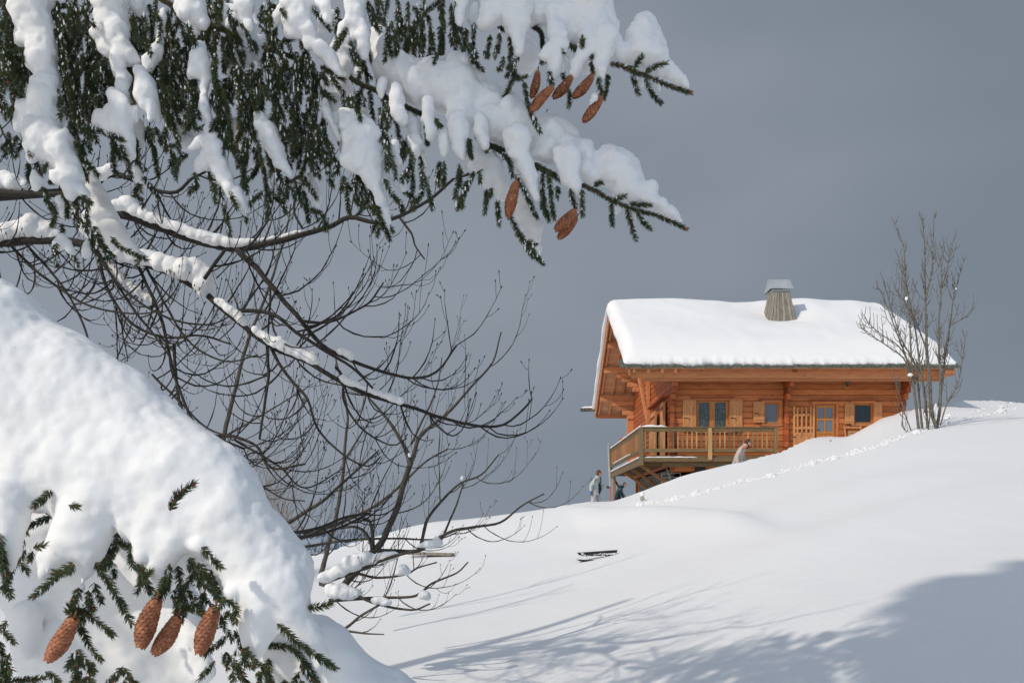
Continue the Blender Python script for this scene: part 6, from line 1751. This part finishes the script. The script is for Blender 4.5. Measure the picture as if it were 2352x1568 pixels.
limb_snow('limb_snow', 'snow on the upper dark limb right of the long hanging column', 'D', [(200,400,10),(225,400,14),(250,388,12),(262,385,8)], 4.4, 48)
limb_snow('limb_snow', 'snow patch on the inner dark fork above the second limb', 'D', [(780,805,8),(800,812,9),(808,822,6)], 4.1, 49)
limb_snow('limb_snow', 'snow strip on a thin dark limb over the snow heap', 'D', [(250,605,7),(290,650,7),(320,670,10),(350,690,9)], 4.6, 50)
limb_snow('limb_snow', 'long snow pile on the low branch of the grey tree', 'D', [(745,1325,14),(790,1305,14),(810,1290,20),(835,1285,18),(860,1285,10),(888,1277,13),(910,1275,8)], 6.2, 51, voxel=.007)
limb_snow('limb_snow', 'snow wedged below the fork of the low grey branches', 'D', [(760,1355,16),(800,1362,16),(825,1362,8)], 6.2, 52, voxel=.007)
limb_snow('limb_snow', 'tall snow knob on a low grey branch beside the dark hollow', 'D', [(915,1316,7),(925,1305,12),(935,1312,9)], 6.05, 53, voxel=.007)
limb_snow('limb_snow', 'snow clump on the lowest arc of the grey tree', 'D', [(858,1378,7),(875,1380,10),(895,1384,6)], 6.05, 54, voxel=.007)
limb_snow('limb_snow', 'snow clump near the right end of the lowest grey twig', 'D', [(962,1368,5),(974,1366,10),(985,1372,6)], 6.0, 55, voxel=.007)
limb_snow('limb_snow', 'snow strip on the horizontal limb of the grey tree', 'D', [(960,1252,6),(990,1250,9),(1010,1246,8),(1000,1238,7)], 6.05, 56, voxel=.007)
limb_snow('limb_snow', 'small snow lump in the crook of a right-hand grey branch', 'D', [(1062,1101,4),(1062,1096,4)], 6.3, 57, voxel=.007)
limb_snow('limb_snow', 'snow in the fork of the grey trunk', 'D', [(941,1047,4),(940,1041,3)], 6.15, 58, voxel=.007)

# ------------------------------------------------------------------ people
def skin_mesh(name, joints, edges, radii, mat, parent, root=0, sub=2):
    me = bpy.data.meshes.new(name); me.from_pydata([tuple(j) for j in joints], edges, [])
    o = link(name, me, parent)
    bpy.context.view_layer.objects.active = o
    m = o.modifiers.new('k', 'SKIN'); m.branch_smoothing = .6
    if not me.skin_vertices:
        with bpy.context.temp_override(object=o, active_object=o): bpy.ops.mesh.customdata_skin_add()
    for i, r in enumerate(radii):
        sv = me.skin_vertices[0].data[i]
        sv.radius = r if isinstance(r, tuple) else (r, r); sv.use_root = (i == root)
    s = o.modifiers.new('s', 'SUBSURF'); s.levels = sub; s.render_levels = sub
    bake(o); o.data.materials.clear(); o.data.materials.append(mat)
    o.data.polygons.foreach_set('use_smooth', [True]*len(o.data.polygons))
    return o
def ell(mb, c, r, mi=0, f=None):
    v = ICO_V.copy()
    if f is not None: v = np.array([f(p) for p in v])
    mb.add(v*np.array(r) + np.array(c), [tuple(q) for q in ICO_F], mi)

def person(label, O, k, sc, jacket, trousers, hair, glove_mat, long_hair=True, extra=None, facing=1):
    """k: joint positions in local metres (x = direction of travel, z up); facing +x"""
    root = thing('person', label, 'person')
    root.location = tuple(O)
    J = {n: np.array(v, float)*sc for n, v in k.items()}
    def pick(ns): return [J[n] for n in ns]
    # one continuous body
    ns = ['pelvis','spine','chest','neck','head0','shL','elL','wrL','haL','shR','elR','wrR','haR','hipL','knL','anL','toL','hipR','knR','anR','toR']
    E = [(0,1),(1,2),(2,3),(3,4),(2,5),(5,6),(6,7),(7,8),(2,9),(9,10),(10,11),(11,12),(0,13),(13,14),(14,15),(15,16),(0,17),(17,18),(18,19),(19,20)]
    Rb = [.10,.095,.10,.045,.05,.05,.034,.024,.028,.05,.034,.024,.028,.07,.05,.035,.035,.07,.05,.035,.035]
    body = skin_mesh('body', pick(ns), E, [r*sc for r in Rb], M['skin'], root)
    # head with face
    h = J['head']; hb = MB()
    tilt = k.get('nod', (0,0,0))[0] if 'nod' in k else 0
    def headf(p):
        x, y, z = p
        s = 1 - .18*max(0, -z)**1.2
        return (x*s + (.10 if z < 0 else .0)*(-z)*1, y*s, z)
    ell(hb, h, (.088*sc, .072*sc, .112*sc), 0, headf)
    ell(hb, h + np.array([.090, 0, -.012])*sc, (.020*sc, .012*sc, .022*sc))       # nose
    ell(hb, h + np.array([.066, 0, -.075])*sc, (.026*sc, .022*sc, .018*sc))       # chin
    for s in (-1, 1): ell(hb, h + np.array([-.005, s*.072, -.01])*sc, (.018*sc, .008*sc, .028*sc))   # ears
    hd = hb.build('head', M['skin'], root, smooth=True)
    eb = MB()
    for s in (-1, 1): ell(eb, h + np.array([.074, s*.030, .012])*sc, (.008*sc, .012*sc, .006*sc))
    ell(eb, h + np.array([.084, 0, -.047])*sc, (.005*sc, .022*sc, .005*sc))
    eb.build('eyes', M['hair_dark'], hd, smooth=True)
    hm = MB()
    def hairf(p):
        n = 1 + .10*mnoise.noise(Vector(p)*3)
        return (p[0]*n, p[1]*n, p[2]*n)
    if long_hair:
        ell(hm, h + np.array([-.022, 0, .030])*sc, (.098*sc, .092*sc, .098*sc), 0, hairf); ell(hm, h + np.array([-.060, 0, -.035])*sc, (.055*sc, .080*sc, .085*sc), 0, hairf)
    else:
        ell(hm, h + np.array([-.020, 0, .038])*sc, (.088*sc, .078*sc, .082*sc), 0, hairf); ell(hm, h + np.array([-.055, 0, -.015])*sc, (.040*sc, .070*sc, .065*sc), 0, hairf)
    hm.build('hair', M[hair], root, smooth=True)
    # jacket
    jn = ['pelvis','spine','chest','neck','shL','elL','wrL','shR','elR','wrR','hem']
    J['hem'] = J['pelvis'] + np.array([0, 0, -.10])*sc
    je = [(0,1),(1,2),(2,3),(2,4),(4,5),(5,6),(2,7),(7,8),(8,9),(0,10)]
    jr = [.165,.165,.17,.085,.095,.072,.056,.095,.072,.056,(.175,.155)]
    skin_mesh('jacket', pick(jn), je, [tuple(q*sc for q in r) if isinstance(r, tuple) else r*sc for r in jr], M[jacket], root)
    tn = ['pelvis','hipL','knL','anL','hipR','knR','anR']
    skin_mesh('trousers', pick(tn), [(0,1),(1,2),(2,3),(0,4),(4,5),(5,6)], [q*sc for q in (.14,.115,.088,.082,.115,.088,.082)], M[trousers], root)
    cb = MB(); 
    nk = J['neck']; cb.tube([nk + np.array([-.01,0,-.05])*sc, nk + np.array([.0,0,.02])*sc, nk + np.array([.01,0,.055])*sc], [.10*sc, .085*sc, .078*sc], 12)
    cb.build('collar', M[jacket], root, smooth=True)
    # gloves: palm, thumb and four fingers
    for s in ('L', 'R'):
        gm = MB(); w, hd2 = J['wr'+s], J['ha'+s]
        d = hd2 - w; d /= np.linalg.norm(d)+1e-9; side = np.cross(d, [0,1,0]); side /= np.linalg.norm(side)+1e-9
        gm.tube([w - d*.03*sc, w, w + d*.05*sc, w + d*.10*sc], [.040*sc, .044*sc, .048*sc, .038*sc], 8)
        for q in range(4):
            o0 = w + d*.09*sc + np.array([0, (q-1.5)*.020*sc, 0])
            gm.tube([o0, o0 + d*.035*sc, o0 + (d*.06 + side*.018)*sc], [.013*sc, .012*sc, .009*sc], 6)
        t0 = w + d*.03*sc; gm.tube([t0, t0 + (d*.03+side*.045)*sc, t0 + (d*.06+side*.055)*sc], [.016*sc, .014*sc, .010*sc], 6)
        gm.build('glove', M[glove_mat if isinstance(glove_mat, str) else glove_mat[0 if s == 'L' else 1]], root, smooth=True)
    bm_ = MB()
    for s in ('L', 'R'):
        a, t = J['an'+s], J['to'+s]
        bm_ = MB(); bm_.tube([a + np.array([0,0,.12])*sc, a, (a+t)/2, t], [.075*sc, .075*sc, .06*sc, .04*sc], 8); bm_.build('boot', M['navy'], root, smooth=True)
    if extra: extra(root, J, sc)
    return root

# woman walking uphill to the right, leaning a little forward
wd = 27.5
gw = P(1366, 1170, wd)
def woman_extra(root, J, sc):
    mb = MB(); c = J['chest'] + np.array([.10, 0, -.1]); 
    mb.tube([J['pelvis']+np.array([.15,.0,.22]), J['pelvis']+np.array([.17,0,.05]), J['pelvis']+np.array([.15,0,-.12])], [.05, .085, .04], 8); mb.build('bag', M['black'], root, smooth=True)
    mb = MB(); mb.tube([J['neck']+np.array([.09,0,.02]), J['neck']+np.array([.12,0,-.10]), J['pelvis']+np.array([.155,0,.12])], [.022,.02,.02], 6); mb.build('zip_flap', M['navy'], root, smooth=True)
kw = dict(pelvis=(.10,0,.86), spine=(.13,0,1.0), chest=(.18,0,1.20), neck=(.22,0,1.36), head0=(.25,0,1.43), head=(.29,0,1.53),
          shL=(.12,-.17,1.27), elL=(-.06,-.24,1.03), wrL=(-.05,-.22,.80), haL=(-.04,-.22,.70), shR=(.23,.17,1.26), elR=(.42,.22,1.05), wrR=(.62,.20,1.00), haR=(.71,.20,.98),
          hipL=(.09,-.09,.80), knL=(.04,-.10,.44), anL=(-.16,-.10,.10), toL=(-.02,-.10,.04), hipR=(.11,.09,.80), knR=(.32,.09,.50), anR=(.25,.09,.20), toR=(.38,.09,.15))
person('woman in a pale grey jacket and light trousers climbing the slope beside the pole', gw + np.array([-.10, 0, -.10]), kw, .86, 'jacket_grey', 'trousers', 'hair_auburn', ('blue_glove', 'navy'), True, woman_extra)
# man bending forward in front of the balcony, legs hidden by the slope
mdp = 26.2
gm_ = P(1712, 1062, mdp)
def man_extra(root, J, sc):
    a, b = J['chest'] + np.array([-.02,-.172,.06])*1, J['chest'] + np.array([.14,-.15,.13])
    mb = MB(); mb.bar(tuple(a), tuple(b), .05, .05, bev=.01); mb.build('stripe', M['orange_stripe'], root)
    mb = MB(); nk = J['neck']; mb.tube([nk + np.array([.03,0,-.06]), nk + np.array([.07,0,.0]), nk+np.array([.10,0,-.08])], [.075,.07,.04], 10); mb.build('scarf', M['navy'], root, smooth=True)
    h = J['head']; mb = MB(); mb.tube([h+np.array([.085,-.045,.012])*sc, h+np.array([.0,-.078,.012])*sc], [.010,.006], 5); mb.build('glasses', M['black'], root)
km = dict(pelvis=(-.05,0,.92), spine=(-.02,0,1.08), chest=(.07,0,1.30), neck=(.20,0,1.46), head0=(.25,0,1.50), head=(.31,0,1.57),
          shL=(.02,-.19,1.36), elL=(-.14,-.25,1.10), wrL=(-.10,-.24,.86), haL=(-.06,-.24,.77), shR=(.14,.19,1.34), elR=(.20,.25,1.08), wrR=(.28,.22,.88), haR=(.32,.2,.8),
          hipL=(-.05,-.10,.86), knL=(.08,-.10,.47), anL=(-.10,-.10,.08), toL=(.06,-.10,.03), hipR=(-.04,.10,.86), knR=(.22,.10,.50), anR=(.22,.10,.10), toR=(.38,.10,.06))
person('man in a beige jacket with an orange stripe stooping in front of the balcony', gm_ + np.array([-.20, 0, -.90]), km, .98, 'jacket_beige', 'trousers', 'hair_dark', 'jacket_beige', False, man_extra)
# child
cd_ = 28.5
gc_ = P(1433, 1142, cd_)
kc = dict(km)
person('child in a dark teal hooded jacket under the balcony, half hidden by the snow', gc_ + np.array([-.18, 0, -.62]), kc, .68, 'teal', 'navy', 'hair_brown', 'navy', False,
       lambda root, J, sc: [mb2 for mb2 in [MB()] if (ell(mb2, J['neck']+np.array([-.07,0,.0]), (.09,.11,.06)), mb2.build('hood', M['navy'], root, smooth=True))])
